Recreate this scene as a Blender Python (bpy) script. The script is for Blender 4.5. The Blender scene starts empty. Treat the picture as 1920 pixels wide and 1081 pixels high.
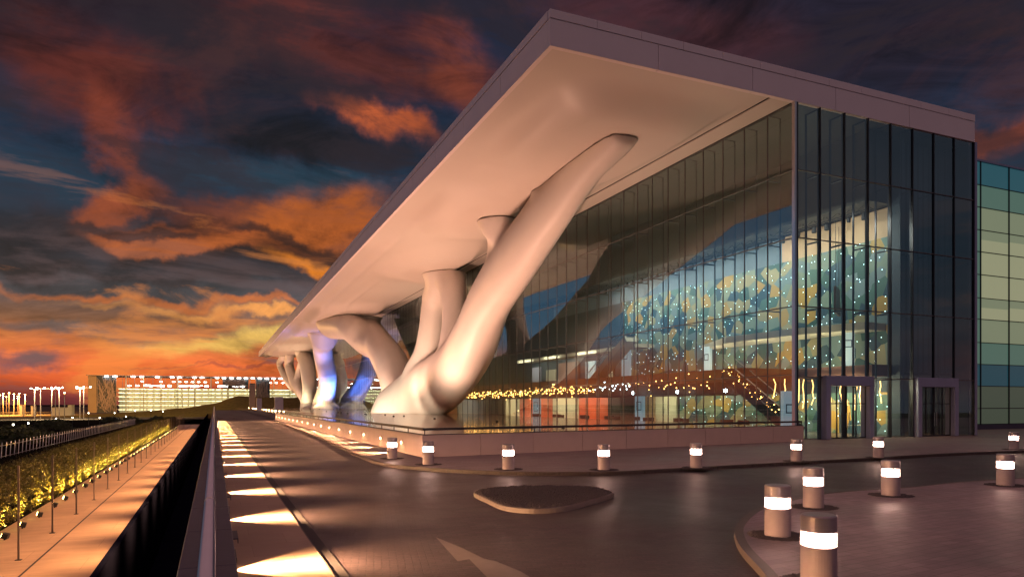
import bpy, bmesh, math, random
from mathutils import Vector, Matrix, noise as mnoise
random.seed(7)
R = math.radians
sc = bpy.context.scene
COL = sc.collection

# ------------------------------------------------------------------ camera
TH = math.atan(558/1300)                    # the camera looks 23 degrees to the right of the long facade
CT, ST = math.cos(TH), math.sin(TH)
CAMH = 2.5
FPX = 1300.0
cam_d = bpy.data.cameras.new('camera'); cam = bpy.data.objects.new('camera', cam_d); COL.objects.link(cam)
cam.location = (0, 0, CAMH); cam.rotation_euler = (math.pi/2, 0, -TH)
cam_d.sensor_width = 36; cam_d.lens = FPX/1920*36
cam_d.shift_y = (757-540.5)/1920
cam_d.clip_start = .05; cam_d.clip_end = 12000
sc.camera = cam
sc.view_settings.view_transform = 'Standard'
sc.view_settings.look = 'None'
sc.view_settings.exposure = 0; sc.view_settings.gamma = 1
sc.cycles.max_bounces = 8; sc.cycles.transparent_max_bounces = 24
sc.cycles.diffuse_bounces = 3; sc.cycles.glossy_bounces = 4
sc.cycles.sample_clamp_indirect = 4; sc.cycles.sample_clamp_direct = 0
sc.cycles.caustics_reflective = False; sc.cycles.caustics_refractive = False
sc.cycles.use_denoising = True
sc.cycles.use_adaptive_sampling = False

# measured on the photo: where a sight line meets a horizontal plane z or an upright plane x
def on_z(u, v, z=0.0):
    d = (CAMH-z)*FPX/(v-757.0); r = (u-960)*d/FPX
    return Vector((r*CT+d*ST, -r*ST+d*CT, z))
def on_x(u, v, x):
    d = FPX/CT*x/(u-402.0)
    return Vector((x, (d-x*ST)/CT, CAMH+(757-v)*d/FPX)), d
def on_y(u, v, y):
    t = (u-960)/FPX
    x = y*(ST+CT*t)/(CT-ST*t); d = x*ST+y*CT
    return Vector((x, y, CAMH+(757-v)*d/FPX))

def lin(c):
    return tuple(((v/255)/12.92 if v/255 <= .04045 else ((v/255+.055)/1.055)**2.4) for v in c[:3])

# ------------------------------------------------------------------ sky
world = bpy.data.worlds.new("World"); sc.world = world; world.use_nodes = True
nt = world.node_tree; N = nt.nodes; L = nt.links
bg = N['Background']
def nmath(op, a, b=None, c=None):
    n = N.new('ShaderNodeMath'); n.operation = op
    for i, v in enumerate((a, b, c)):
        if v is None: continue
        if isinstance(v, (int, float)): n.inputs[i].default_value = v
        else: L.new(v, n.inputs[i])
    return n.outputs[0]
def nmap(v, a, b, c=0.0, d=1.0, kind='SMOOTHSTEP'):
    n = N.new('ShaderNodeMapRange'); n.interpolation_type = kind
    L.new(v, n.inputs['Value'])
    n.inputs['From Min'].default_value = a; n.inputs['From Max'].default_value = b
    n.inputs['To Min'].default_value = c; n.inputs['To Max'].default_value = d
    return n.outputs[0]
def nmix(f, a, b):
    n = N.new('ShaderNodeMix'); n.data_type = 'RGBA'
    for k, v in ((0, f), (6, a), (7, b)):
        if isinstance(v, (int, float)): n.inputs[k].default_value = v
        elif isinstance(v, tuple): n.inputs[k].default_value = (*v[:3], 1)
        else: L.new(v, n.inputs[k])
    return n.outputs[2]
def ncomb(x, y, z=0.0):
    n = N.new('ShaderNodeCombineXYZ')
    for i, v in enumerate((x, y, z)):
        if isinstance(v, (int, float)): n.inputs[i].default_value = v
        else: L.new(v, n.inputs[i])
    return n.outputs[0]
tc = N.new('ShaderNodeTexCoord'); sep = N.new('ShaderNodeSeparateXYZ'); L.new(tc.outputs['Generated'], sep.inputs[0])
dx, dy, dz = sep.outputs
az = nmath('ARCTAN2', dx, dy); el = nmath('ARCSINE', dz)
zz = nmath('ADD', nmath('ABSOLUTE', dz), .16)
flat = ncomb(nmath('DIVIDE', dx, zz), nmath('DIVIDE', dy, zz), 0.0)
def nnoise(vec, scale, detail, rough, dist=0.0, w=0.0):
    n = N.new('ShaderNodeTexNoise'); n.noise_dimensions = '3D'
    m = N.new('ShaderNodeMapping'); L.new(vec, m.inputs[0]); m.inputs['Location'].default_value = (w, w*.7, w*1.3)
    L.new(m.outputs[0], n.inputs['Vector'])
    n.inputs['Scale'].default_value = scale; n.inputs['Detail'].default_value = detail
    n.inputs['Roughness'].default_value = rough; n.inputs['Distortion'].default_value = dist
    return n
F1 = nnoise(flat, .75, 9, .58, .5, 3.1).outputs['Fac']
F2 = nnoise(flat, 2.1, 8, .6, .8, 8.7).outputs['Fac']
azel = ncomb(az, el, 0.0)
sm_ = N.new('ShaderNodeMapping'); L.new(azel, sm_.inputs[0]); sm_.inputs['Scale'].default_value = (3.2, 8.5, 1); sm_.inputs['Rotation'].default_value = (0, 0, R(14))
FD = nnoise(sm_.outputs[0], 1.3, 12, .66, .9, 2.2).outputs['Fac']
stretch = N.new('ShaderNodeMapping'); L.new(azel, stretch.inputs[0]); stretch.inputs['Scale'].default_value = (4.0, 17.0, 1)
stretch.inputs['Rotation'].default_value = (0, 0, R(-7))
F3 = nnoise(stretch.outputs[0], 1.0, 9, .6, .5, 5.5).outputs['Fac']
warpn = nnoise(azel, 5.0, 6, .6, 0, 1.7).outputs['Color']
wsub = N.new('ShaderNodeVectorMath'); wsub.operation = 'SUBTRACT'; L.new(warpn, wsub.inputs[0]); wsub.inputs[1].default_value = (.5, .5, .5)
wscl = N.new('ShaderNodeVectorMath'); wscl.operation = 'MULTIPLY'; L.new(wsub.outputs[0], wscl.inputs[0]); wscl.inputs[1].default_value = (.26, .13, 0)
wadd = N.new('ShaderNodeVectorMath'); wadd.operation = 'ADD'; L.new(azel, wadd.inputs[0]); L.new(wscl.outputs[0], wadd.inputs[1])
warped = wadd.outputs[0]
ramp = N.new('ShaderNodeValToRGB'); L.new(nmap(el, -.02, .62, 0, 1, 'LINEAR'), ramp.inputs[0])
cr = ramp.color_ramp
stops = [(0.0, (84, 44, 56)), (.045, (128, 58, 58)), (.075, (205, 86, 48)), (.11, (226, 106, 54)), (.15, (206, 112, 62)), (.19, (142, 94, 66)),
         (.24, (80, 74, 76)), (.32, (52, 60, 72)), (.42, (38, 54, 72)), (.55, (28, 54, 80)), (.70, (26, 38, 60)), (1.0, (22, 26, 48))]
while len(cr.elements) < len(stops): cr.elements.new(.5)
for e, (p, c) in zip(cr.elements, stops):
    e.position = p; e.color = (*lin(c), 1)
col = ramp.outputs[0]
def blob(col, u, v, su, sv, rot, c, strength=1.0, k=1.6, lo=.02, hi=.95, F=None):
    k *= .68
    t = (u-960)/FPX; e = (757-v)/FPX
    a0 = TH+math.atan(t); e0 = math.atan(e/math.sqrt(1+t*t))
    m = N.new('ShaderNodeMapping'); m.vector_type = 'TEXTURE'; L.new(warped, m.inputs[0])
    m.inputs['Location'].default_value = (a0, e0, 0); m.inputs['Rotation'].default_value = (0, 0, R(rot))
    m.inputs['Scale'].default_value = (su/FPX/(1+t*t), sv/FPX/math.sqrt(1+t*t), 1)
    ln = N.new('ShaderNodeVectorMath'); ln.operation = 'LENGTH'; L.new(m.outputs[0], ln.inputs[0])
    fall = nmap(ln.outputs['Value'], 0, 1.35, 1, 0, 'SMOOTHSTEP')
    ff = nmath('MULTIPLY_ADD', nmath('SUBTRACT', F or F1, .5), k*2, 1.0)
    f = nmap(nmath('MULTIPLY', fall, ff), lo, hi, 0, strength)
    return nmix(f, col, lin(c))
# wide dark and teal fields first, then the lit clouds
col = blob(col, 250, 60, 520, 190, 5, (48, 24, 26), .9)
col = blob(col, 480, 200, 420, 150, -12, (27, 30, 44), .95)
col = blob(col, 60, 330, 190, 60, 0, (32, 58, 76), .9)
col = blob(col, 560, 340, 300, 55, -3, (46, 76, 96), .95, 1.0)
col = blob(col, 600, 265, 330, 38, -8, (32, 27, 32), .95)
col = blob(col, 1500, 60, 600, 170, -10, (38, 32, 46), .95)
col = blob(col, 1250, 40, 260, 80, -20, (84, 44, 48), .7)
col = blob(col, 1860, 240, 190, 40, 14, (150, 72, 46), .85)
col = blob(col, 1880, 270, 120, 28, 5, (46, 54, 72), .7)
col = blob(col, 660, 80, 330, 85, -14, (104, 48, 40), .85, 2.0, F=F2)
col = blob(col, 860, 130, 170, 70, -14, (146, 68, 44), .8, 2.0, F=F2)
col = blob(col, 720, 232, 150, 30, -16, (206, 98, 50), .95, 1.3, F=F2)
col = blob(col, 170, 150, 210, 110, 10, (104, 42, 30), .85, 2.0, F=F2)
col = blob(col, 230, 250, 90, 100, 10, (140, 62, 40), .8, 2.2, F=F2)
col = blob(col, 110, 440, 330, 70, 4, (40, 30, 30), .95)
col = blob(col, 480, 465, 430, 62, 0, (50, 32, 28), .95, 1.4)
col = blob(col, 190, 378, 130, 34, 24, (176, 84, 42), .85, 2.6, F=F2)
col = blob(col, 230, 310, 60, 60, 30, (150, 70, 44), .7, 2.6, F=F2)
col = blob(col, 400, 398, 190, 34, -6, (120, 58, 36), .8, 2.6, F=F2)
col = blob(col, 620, 408, 230, 62, 8, (206, 104, 36), .95, 2.4, F=F2)
col = blob(col, 330, 440, 210, 30, 4, (190, 94, 40), .8, 2.6, F=F2)
col = blob(col, 350, 455, 170, 20, 3, (206, 106, 46), .9, 2.6, F=F3)
col = blob(col, 590, 498, 130, 20, -8, (236, 132, 34), 1.0, 1.8, F=F3)
col = blob(col, 520, 445, 260, 15, -7, (52, 32, 28), .85, 2.0, F=F3)
col = blob(col, 250, 425, 240, 13, 4, (48, 34, 34), .8, 2.0, F=F3)
col = blob(col, 60, 500, 300, 34, 0, (44, 34, 34), .9, 1.4)
col = blob(col, 420, 522, 330, 22, 2, (58, 48, 50), .85, 1.2, F=F3)
col = blob(col, 250, 536, 420, 24, 0, (70, 68, 72), .8, 1.4, F=F3)
col = blob(col, 330, 562, 420, 11, -2, (198, 108, 54), .85, 2.6, F=F3)
col = blob(col, 450, 590, 330, 12, -3, (232, 152, 78), .9, 2.6, F=F3)
col = blob(col, 160, 612, 330, 17, -2, (90, 88, 90), .75, 1.8, F=F3)
col = blob(col, 400, 618, 260, 8, -3, (120, 90, 78), .75, 2.4, F=F3)
col = blob(col, 470, 640, 270, 26, 1, (226, 184, 92), .8, 1.3, F=F3)
col = blob(col, 50, 670, 130, 22, 8, (104, 72, 82), .9, .8, F=F3)
col = blob(col, 300, 682, 200, 5, 0, (150, 74, 60), .6, 2.4, F=F3)
col = blob(col, 480, 694, 150, 6, 0, (140, 66, 60), .65, 2.0, F=F3)
lum = nmap(FD, .30, .70, .30, 1.55, 'LINEAR')
lsc = N.new('ShaderNodeVectorMath'); lsc.operation = 'SCALE'; L.new(col, lsc.inputs[0]); L.new(lum, lsc.inputs['Scale'])
col = lsc.outputs[0]
# thin smoky veil
veil = nmath('MULTIPLY', nmap(nmath('ADD', nmath('MULTIPLY', FD, .6), nmath('MULTIPLY', F3, .4)), .45, .57), nmap(el, .14, .30, 0, .74))
col = nmix(veil, col, lin((40, 31, 36)))
veil2 = nmath('MULTIPLY', nmap(F2, .50, .68), nmap(el, .16, .40, 0, .30))
col = nmix(veil2, col, lin((96, 52, 44)))
# fine grey and orange streaks low over the horizon
lowband = nmap(el, .04, .30, 1, 0)
col = nmix(nmath('MULTIPLY', nmap(F3, .50, .64), nmath('MULTIPLY', lowband, .75)), col, lin((112, 88, 88)))
col = nmix(nmath('MULTIPLY', nmap(F3, .46, .36), nmath('MULTIPLY', nmap(el, .10, .35, 1, 0), .45)), col, lin((250, 150, 70)))
clear = nmath('MULTIPLY', nmap(az, -.27, -.42), nmath('MULTIPLY', nmap(el, .04, .11), nmap(el, .38, .52, 1, 0)))
cb = nmix(nmap(el, .05, .5), (.10, .26, .42), (.035, .10, .22))
col = nmix(nmath('MULTIPLY', clear, .9), col, cb)
# the afterglow hides the low sun ahead; the sky behind the camera is an even mauve dusk
back = nmath('MAXIMUM', nmap(nmath('ADD', nmath('MULTIPLY', dx, ST), nmath('MULTIPLY', dy, CT)), .25, -.35), nmap(el, .56, .85))
dusk = nmix(nmap(F1, .35, .7), (.29, .150, .170), (.42, .215, .215))
low_dusk = nmix(nmap(F1, .35, .7), (.040, .070, .100), (.105, .105, .130))
dusk = nmix(nmap(el, .38, .62), low_dusk, dusk)
col = nmix(back, col, dusk)
below = nmap(dz, -.005, -.05)
col = nmix(below, col, (.02, .012, .014))
nsky = N.new('ShaderNodeTexSky'); nsky.sky_type = 'NISHITA'; nsky.sun_disc = False
nsky.sun_elevation = R(-1.5); nsky.sun_rotation = R(-8)
addn = N.new('ShaderNodeMix'); addn.data_type = 'RGBA'; addn.blend_type = 'ADD'; addn.inputs[0].default_value = .02
L.new(col, addn.inputs[6]); L.new(nsky.outputs[0], addn.inputs[7])
L.new(addn.outputs[2], bg.inputs[0]); bg.inputs[1].default_value = 1.0

# ------------------------------------------------------------------ materials
def mat(name, c, rough=.6, metal=0.0, var=.12, vscale=1.2, bump=0.0, bscale=30.0, emit=None, estr=0.0, coat=0.0):
    m = bpy.data.materials.new(name); m.use_nodes = True
    t = m.node_tree; b = t.nodes['Principled BSDF']
    b.inputs['Roughness'].default_value = rough; b.inputs['Metallic'].default_value = metal
    if coat: b.inputs['Coat Weight'].default_value = coat
    g = t.nodes.new('ShaderNodeNewGeometry')
    n = t.nodes.new('ShaderNodeTexNoise'); n.inputs['Scale'].default_value = vscale; n.inputs['Detail'].default_value = 6
    t.links.new(g.outputs['Position'], n.inputs['Vector'])
    r = t.nodes.new('ShaderNodeMapRange'); r.inputs['To Min'].default_value = 1-var; r.inputs['To Max'].default_value = 1+var
    t.links.new(n.outputs['Fac'], r.inputs['Value'])
    mx = t.nodes.new('ShaderNodeVectorMath'); mx.operation = 'SCALE'; mx.inputs[0].default_value = c
    t.links.new(r.outputs[0], mx.inputs['Scale']); t.links.new(mx.outputs[0], b.inputs['Base Color'])
    if bump:
        n2 = t.nodes.new('ShaderNodeTexNoise'); n2.inputs['Scale'].default_value = bscale; n2.inputs['Detail'].default_value = 4
        t.links.new(g.outputs['Position'], n2.inputs['Vector'])
        bp = t.nodes.new('ShaderNodeBump'); bp.inputs['Strength'].default_value = bump; bp.inputs['Distance'].default_value = .02
        t.links.new(n2.outputs['Fac'], bp.inputs['Height']); t.links.new(bp.outputs[0], b.inputs['Normal'])
    if emit:
        b.inputs['Emission Color'].default_value = (*emit, 1); b.inputs['Emission Strength'].default_value = estr
    return m
def emis(name, c, s):
    m = bpy.data.materials.new(name); m.use_nodes = True
    t = m.node_tree; b = t.nodes['Principled BSDF']
    b.inputs['Base Color'].default_value = (.8, .8, .8, 1); b.inputs['Emission Color'].default_value = (*c, 1)
    b.inputs['Emission Strength'].default_value = s
    return m
def pavers(name, c1, c2, mortar, bw, bh, rough, bump=.4, rot=0.0, var=.35, vscale=.25, joint=.008):
    m = bpy.data.materials.new(name); m.use_nodes = True
    t = m.node_tree; b = t.nodes['Principled BSDF']; nn = t.nodes
    g = nn.new('ShaderNodeNewGeometry'); mp = nn.new('ShaderNodeMapping'); mp.inputs['Rotation'].default_value = (0, 0, rot)
    t.links.new(g.outputs['Position'], mp.inputs[0])
    br = nn.new('ShaderNodeTexBrick'); t.links.new(mp.outputs[0], br.inputs['Vector'])
    br.inputs['Scale'].default_value = 1; br.inputs['Brick Width'].default_value = bw; br.inputs['Row Height'].default_value = bh
    br.inputs['Mortar Size'].default_value = joint; br.inputs['Mortar Smooth'].default_value = .3
    br.inputs['Color1'].default_value = (*c1, 1); br.inputs['Color2'].default_value = (*c2, 1); br.inputs['Mortar'].default_value = (*mortar, 1)
    n = nn.new('ShaderNodeTexNoise'); n.inputs['Scale'].default_value = vscale; n.inputs['Detail'].default_value = 8; n.inputs['Roughness'].default_value = .62
    t.links.new(g.outputs['Position'], n.inputs['Vector'])
    r = nn.new('ShaderNodeMapRange'); r.inputs['From Min'].default_value = .3; r.inputs['From Max'].default_value = .7
    r.inputs['To Min'].default_value = 1-var; r.inputs['To Max'].default_value = 1+var
    t.links.new(n.outputs['Fac'], r.inputs['Value'])
    nb_ = nn.new('ShaderNodeTexNoise'); nb_.inputs['Scale'].default_value = vscale*7; nb_.inputs['Detail'].default_value = 7; nb_.inputs['Roughness'].default_value = .7
    mpb = nn.new('ShaderNodeMapping'); mpb.inputs['Scale'].default_value = (.45, 1.3, 1); mpb.inputs['Rotation'].default_value = (0, 0, .5)
    t.links.new(g.outputs['Position'], mpb.inputs[0]); t.links.new(mpb.outputs[0], nb_.inputs['Vector'])
    rb_ = nn.new('ShaderNodeMapRange'); rb_.inputs['From Min'].default_value = .35; rb_.inputs['From Max'].default_value = .65
    rb_.inputs['To Min'].default_value = 1-var*.45; rb_.inputs['To Max'].default_value = 1+var*.45
    t.links.new(nb_.outputs['Fac'], rb_.inputs['Value'])
    rm_ = nn.new('ShaderNodeMath'); rm_.operation = 'MULTIPLY'; t.links.new(r.outputs[0], rm_.inputs[0]); t.links.new(rb_.outputs[0], rm_.inputs[1])
    mx = nn.new('ShaderNodeVectorMath'); mx.operation = 'SCALE'; t.links.new(br.outputs['Color'], mx.inputs[0]); t.links.new(rm_.outputs[0], mx.inputs['Scale'])
    t.links.new(mx.outputs[0], b.inputs['Base Color'])
    rr = nn.new('ShaderNodeMapRange'); rr.inputs['From Min'].default_value = .3; rr.inputs['From Max'].default_value = .7
    rr.inputs['To Min'].default_value = rough-.12; rr.inputs['To Max'].default_value = rough+.15
    t.links.new(n.outputs['Fac'], rr.inputs['Value']); t.links.new(rr.outputs[0], b.inputs['Roughness'])
    n3 = nn.new('ShaderNodeTexNoise'); n3.inputs['Scale'].default_value = 14; n3.inputs['Detail'].default_value = 5
    t.links.new(g.outputs['Position'], n3.inputs['Vector'])
    mh = nn.new('ShaderNodeMath'); mh.operation = 'MULTIPLY_ADD'; mh.inputs[1].default_value = -1.0
    t.links.new(br.outputs['Fac'], mh.inputs[0]); t.links.new(n3.outputs['Fac'], mh.inputs[2])
    bp = nn.new('ShaderNodeBump'); bp.inputs['Strength'].default_value = bump; bp.inputs['Distance'].default_value = .008
    t.links.new(mh.outputs[0], bp.inputs['Height']); t.links.new(bp.outputs[0], b.inputs['Normal'])
    return m
def glass(name, tint, ior=1.9, rough=0.0):
    m = bpy.data.materials.new(name); m.use_nodes = True
    t = m.node_tree; nn = t.nodes; nn.remove(nn['Principled BSDF']); o = nn['Material Output']
    fr = nn.new('ShaderNodeFresnel'); fr.inputs['IOR'].default_value = ior
    gm = nn.new('ShaderNodeNewGeometry')
    tr = nn.new('ShaderNodeBsdfTransparent'); tr.inputs[0].default_value = (*tint, 1)
    gl = nn.new('ShaderNodeBsdfGlossy'); gl.inputs['Roughness'].default_value = rough; gl.inputs['Color'].default_value = (.74, .90, .96, 1)
    mx = nn.new('ShaderNodeMixShader')
    mm = nn.new('ShaderNodeMath'); mm.operation = 'MULTIPLY_ADD'; mm.inputs[1].default_value = 1.35; mm.inputs[2].default_value = .0; mm.use_clamp = True
    # from the back the Fresnel node sees the inverse index; feed it the front one
    inv = nn.new('ShaderNodeMix'); inv.data_type = 'FLOAT'
    inv.inputs[2].default_value = ior; inv.inputs[3].default_value = 1/ior
    t.links.new(gm.outputs['Backfacing'], inv.inputs[0]); t.links.new(inv.outputs[0], fr.inputs['IOR'])
    t.links.new(fr.outputs[0], mm.inputs[0]); t.links.new(mm.outputs[0], mx.inputs[0])
    t.links.new(tr.outputs[0], mx.inputs[1]); t.links.new(gl.outputs[0], mx.inputs[2]); t.links.new(mx.outputs[0], o.inputs[0])
    return m

M = {}
M['white'] = mat('smooth_white_render', (.74, .67, .62), .50, var=.07, vscale=.35)
M['soffit'] = mat('soffit_white_paint', (.70, .62, .56), .40, var=.06, vscale=.12)
M['fascia'] = mat('fascia_panel', (.87, .76, .76), .45, var=.06, vscale=.5)
M['joint'] = mat('dark_joint', (.03, .025, .03), .8)
M['mullion'] = mat('mullion_metal', (.16, .13, .13), .35, .6)
M['mullion_dark'] = mat('mullion_dark_metal', (.045, .045, .055), .35, .5)
M['glass'] = glass('curtain_wall_glass', (.80, .95, .95), 2.15)
M['glass_clear'] = glass('clear_glass', (.9, .94, .93), 1.5)
M['stone'] = mat('terrace_stone', (.58, .42, .37), .55, var=.10, vscale=1.5, bump=.1)
M['terrace'] = mat('polished_terrace', (.46, .28, .17), .07, var=.25, vscale=.6)
M['rail'] = mat('dark_rail_metal', (.035, .026, .03), .6)
M['steel'] = mat('brushed_steel', (.55, .55, .58), .28, 1.0, var=.08, vscale=4)
M['walltop'] = mat('dark_granite_coping', (.045, .045, .085), .5, var=.25, vscale=8, bump=.1)
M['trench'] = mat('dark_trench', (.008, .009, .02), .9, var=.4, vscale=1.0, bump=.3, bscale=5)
M['road'] = pavers('road_pavers', (.062, .040, .048), (.041, .027, .033), (.024, .017, .020), .24, .12, .52, .8, R(12), .45, joint=.010)
M['pavement'] = pavers('pavement_slabs', (.27, .20, .19), (.22, .165, .16), (.09, .068, .062), .6, .3, .48, .25, R(5), .22)
M['plaza'] = pavers('plaza_slabs', (.29, .212, .215), (.225, .166, .168), (.15, .115, .11), .4, .2, .55, .5, R(-8), .32, .5)
M['path'] = pavers('path_slabs', (.40, .28, .20), (.36, .25, .18), (.30, .20, .14), 1.2, 1.0, .6, .1, 0, .12, .4, joint=.006)
M['lowpath'] = pavers('low_path_slabs', (.46, .30, .19), (.43, .28, .18), (.34, .22, .14), 3.0, 1.5, .65, .15, 0, .22, .35, joint=.01)
M['kerb'] = mat('kerb_stone', (.10, .075, .07), .6, var=.2, vscale=3)
M['kerb_light'] = mat('pale_kerb_stone', (.17, .13, .12), .6, var=.15, vscale=3, bump=.1)
M['gravel'] = mat('dark_gravel', (.075, .06, .06), .8, var=.7, vscale=22, bump=1.0, bscale=40)
M['bollard'] = mat('bollard_concrete', (.36, .28, .30), .55, var=.10, vscale=9, bump=.15, bscale=80)
M['bollard_cap'] = mat('bollard_cap_metal', (.36, .30, .32), .35, .3)
M['lamp_pink'] = emis('bollard_lamp', (1.0, .60, .48), 75)
M['fin'] = mat('louvre_ring', (.85, .8, .75), .4)
M['lamp_warm'] = emis('warm_lamp', (1.0, .62, .30), 26)
M['lamp_yellow'] = emis('yellow_flood_lamp', (1.0, .78, .22), 30)
M['lamp_orange'] = emis('sodium_lamp', (1.0, .50, .14), 60)
M['lamp_white'] = emis('white_lamp', (1.0, .90, .72), 26)
M['lamp_deck'] = emis('deck_strip_lamp', (1.0, .88, .52), 3.6)
M['bulb'] = emis('string_bulb', (1.0, .42, .10), 16)
M['bulb_white'] = emis('string_bulb_white', (.85, .95, 1.0), 18)
M['black'] = mat('black_plastic', (.015, .015, .018), .5)
M['post'] = mat('post_metal', (.13, .10, .085), .5, .2)
M['grass'] = mat('grass_bank', (.15, .115, .04), .9, var=.5, vscale=.8, bump=.8, bscale=3)
M['soil'] = mat('dark_garden_soil', (.012, .012, .009), .95, var=.5, vscale=.6, bump=.5, bscale=2)
M['lot'] = mat('far_lot_asphalt', (.10, .085, .07), .7, var=.3, vscale=.05)
M['desert'] = mat('far_plain', (.035, .028, .025), .9, var=.3, vscale=.01)
M['marking'] = mat('road_paint', (.15, .12, .115), .5, var=.2, vscale=6)
M['beige'] = mat('beige_panel', (.40, .31, .20), .6, var=.15, vscale=.3)
M['deck'] = mat('deck_concrete', (.42, .42, .34), .7, var=.12, vscale=.2)
M['lattice'] = mat('lattice_bars', (.28, .24, .27), .5, .3)
M['box'] = mat('pale_blue_cabinet', (.42, .42, .55), .5, .1)
M['slat'] = mat('aluminium_slat', (.80, .80, .86), .5, .0, var=.08)
M['inner_floor'] = mat('inner_floor', (.16, .13, .11), .25, var=.2)
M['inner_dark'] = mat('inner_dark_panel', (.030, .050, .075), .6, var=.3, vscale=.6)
M['bulkhead'] = mat('ceiling_bulkhead', (.10, .095, .085), .6, var=.1)
M['tan'] = mat('tan_plaster', (.62, .42, .26), .6, var=.08)
M['upper_blue'] = mat('slate_blue_panel', (.16, .22, .28), .6, var=.2, vscale=.8)
M['slab_edge'] = mat('brown_slab_edge', (.20, .085, .06), .5, var=.1)
M['red'] = mat('red_panel', (.70, .10, .03), .5, var=.15, vscale=.5)
M['cream'] = mat('cream_plaster', (.66, .60, .46), .6, var=.06)
M['white_panel'] = mat('white_display_panel', (.6, .72, .78), .4, emit=(.6, .82, .95), estr=.25)
M['screen_frame'] = mat('sign_frame', (.08, .12, .2), .5)
M['portal'] = mat('portal_metal', (.32, .32, .46), .4, .3)
M['furn'] = mat('dark_upholstery', (.10, .06, .045), .6)
M['teal_pane'] = mat('teal_glazing', (.03, .10, .12), .12, emit=(.03, .12, .15), estr=.55, var=.2, vscale=.2)
M['yellow_pane'] = mat('backlit_pale_glazing', (.30, .36, .24), .2, emit=(.44, .46, .27), estr=.55, var=.25, vscale=.25)
M['yellow_pane_dim'] = mat('backlit_dim_glazing', (.26, .32, .22), .2, emit=(.30, .36, .22), estr=.5, var=.25, vscale=.25)
M['green_pane'] = mat('dim_green_glazing', (.10, .16, .14), .15, emit=(.11, .21, .16), estr=.55, var=.2, vscale=.2)
M['dark_pane'] = mat('dark_blue_glazing', (.02, .04, .06), .12, emit=(.02, .07, .09), estr=.7, var=.2, vscale=.2)
M['olive_pane'] = mat('olive_glazing', (.05, .06, .04), .12, emit=(.075, .095, .065), estr=.6, var=.3, vscale=.3)
for k_ in ('grass', 'soil', 'trench', 'desert', 'lot'): M[k_].node_tree.nodes['Principled BSDF'].inputs['Specular IOR Level'].default_value = 0.0
M['leafshrub'] = mat('dark_shrub_leaf', (.035, .05, .015), .7, var=.5, vscale=5)
M['twig'] = mat('twig', (.06, .04, .02), .8)

# hedge leaves: translucent
def leafmat():
    m = bpy.data.materials.new('hedge_leaf'); m.use_nodes = True
    t = m.node_tree; nn = t.nodes; o = nn['Material Output']; b = nn['Principled BSDF']
    g = nn.new('ShaderNodeNewGeometry'); n = nn.new('ShaderNodeTexNoise'); n.inputs['Scale'].default_value = 6; n.inputs['Detail'].default_value = 5
    t.links.new(g.outputs['Position'], n.inputs['Vector'])
    r = nn.new('ShaderNodeValToRGB'); t.links.new(n.outputs['Fac'], r.inputs[0])
    r.color_ramp.elements[0].position = .3; r.color_ramp.elements[0].color = (.02, .022, .006, 1)
    r.color_ramp.elements[1].position = .7; r.color_ramp.elements[1].color = (.10, .080, .018, 1)
    t.links.new(r.outputs[0], b.inputs['Base Color']); b.inputs['Roughness'].default_value = .6
    tl = nn.new('ShaderNodeBsdfTranslucent'); t.links.new(r.outputs[0], tl.inputs[0])
    mx = nn.new('ShaderNodeMixShader'); mx.inputs[0].default_value = .35
    t.links.new(b.outputs[0], mx.inputs[1]); t.links.new(tl.outputs[0], mx.inputs[2]); t.links.new(mx.outputs[0], o.inputs[0])
    return m
M['leaf'] = leafmat()

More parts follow.
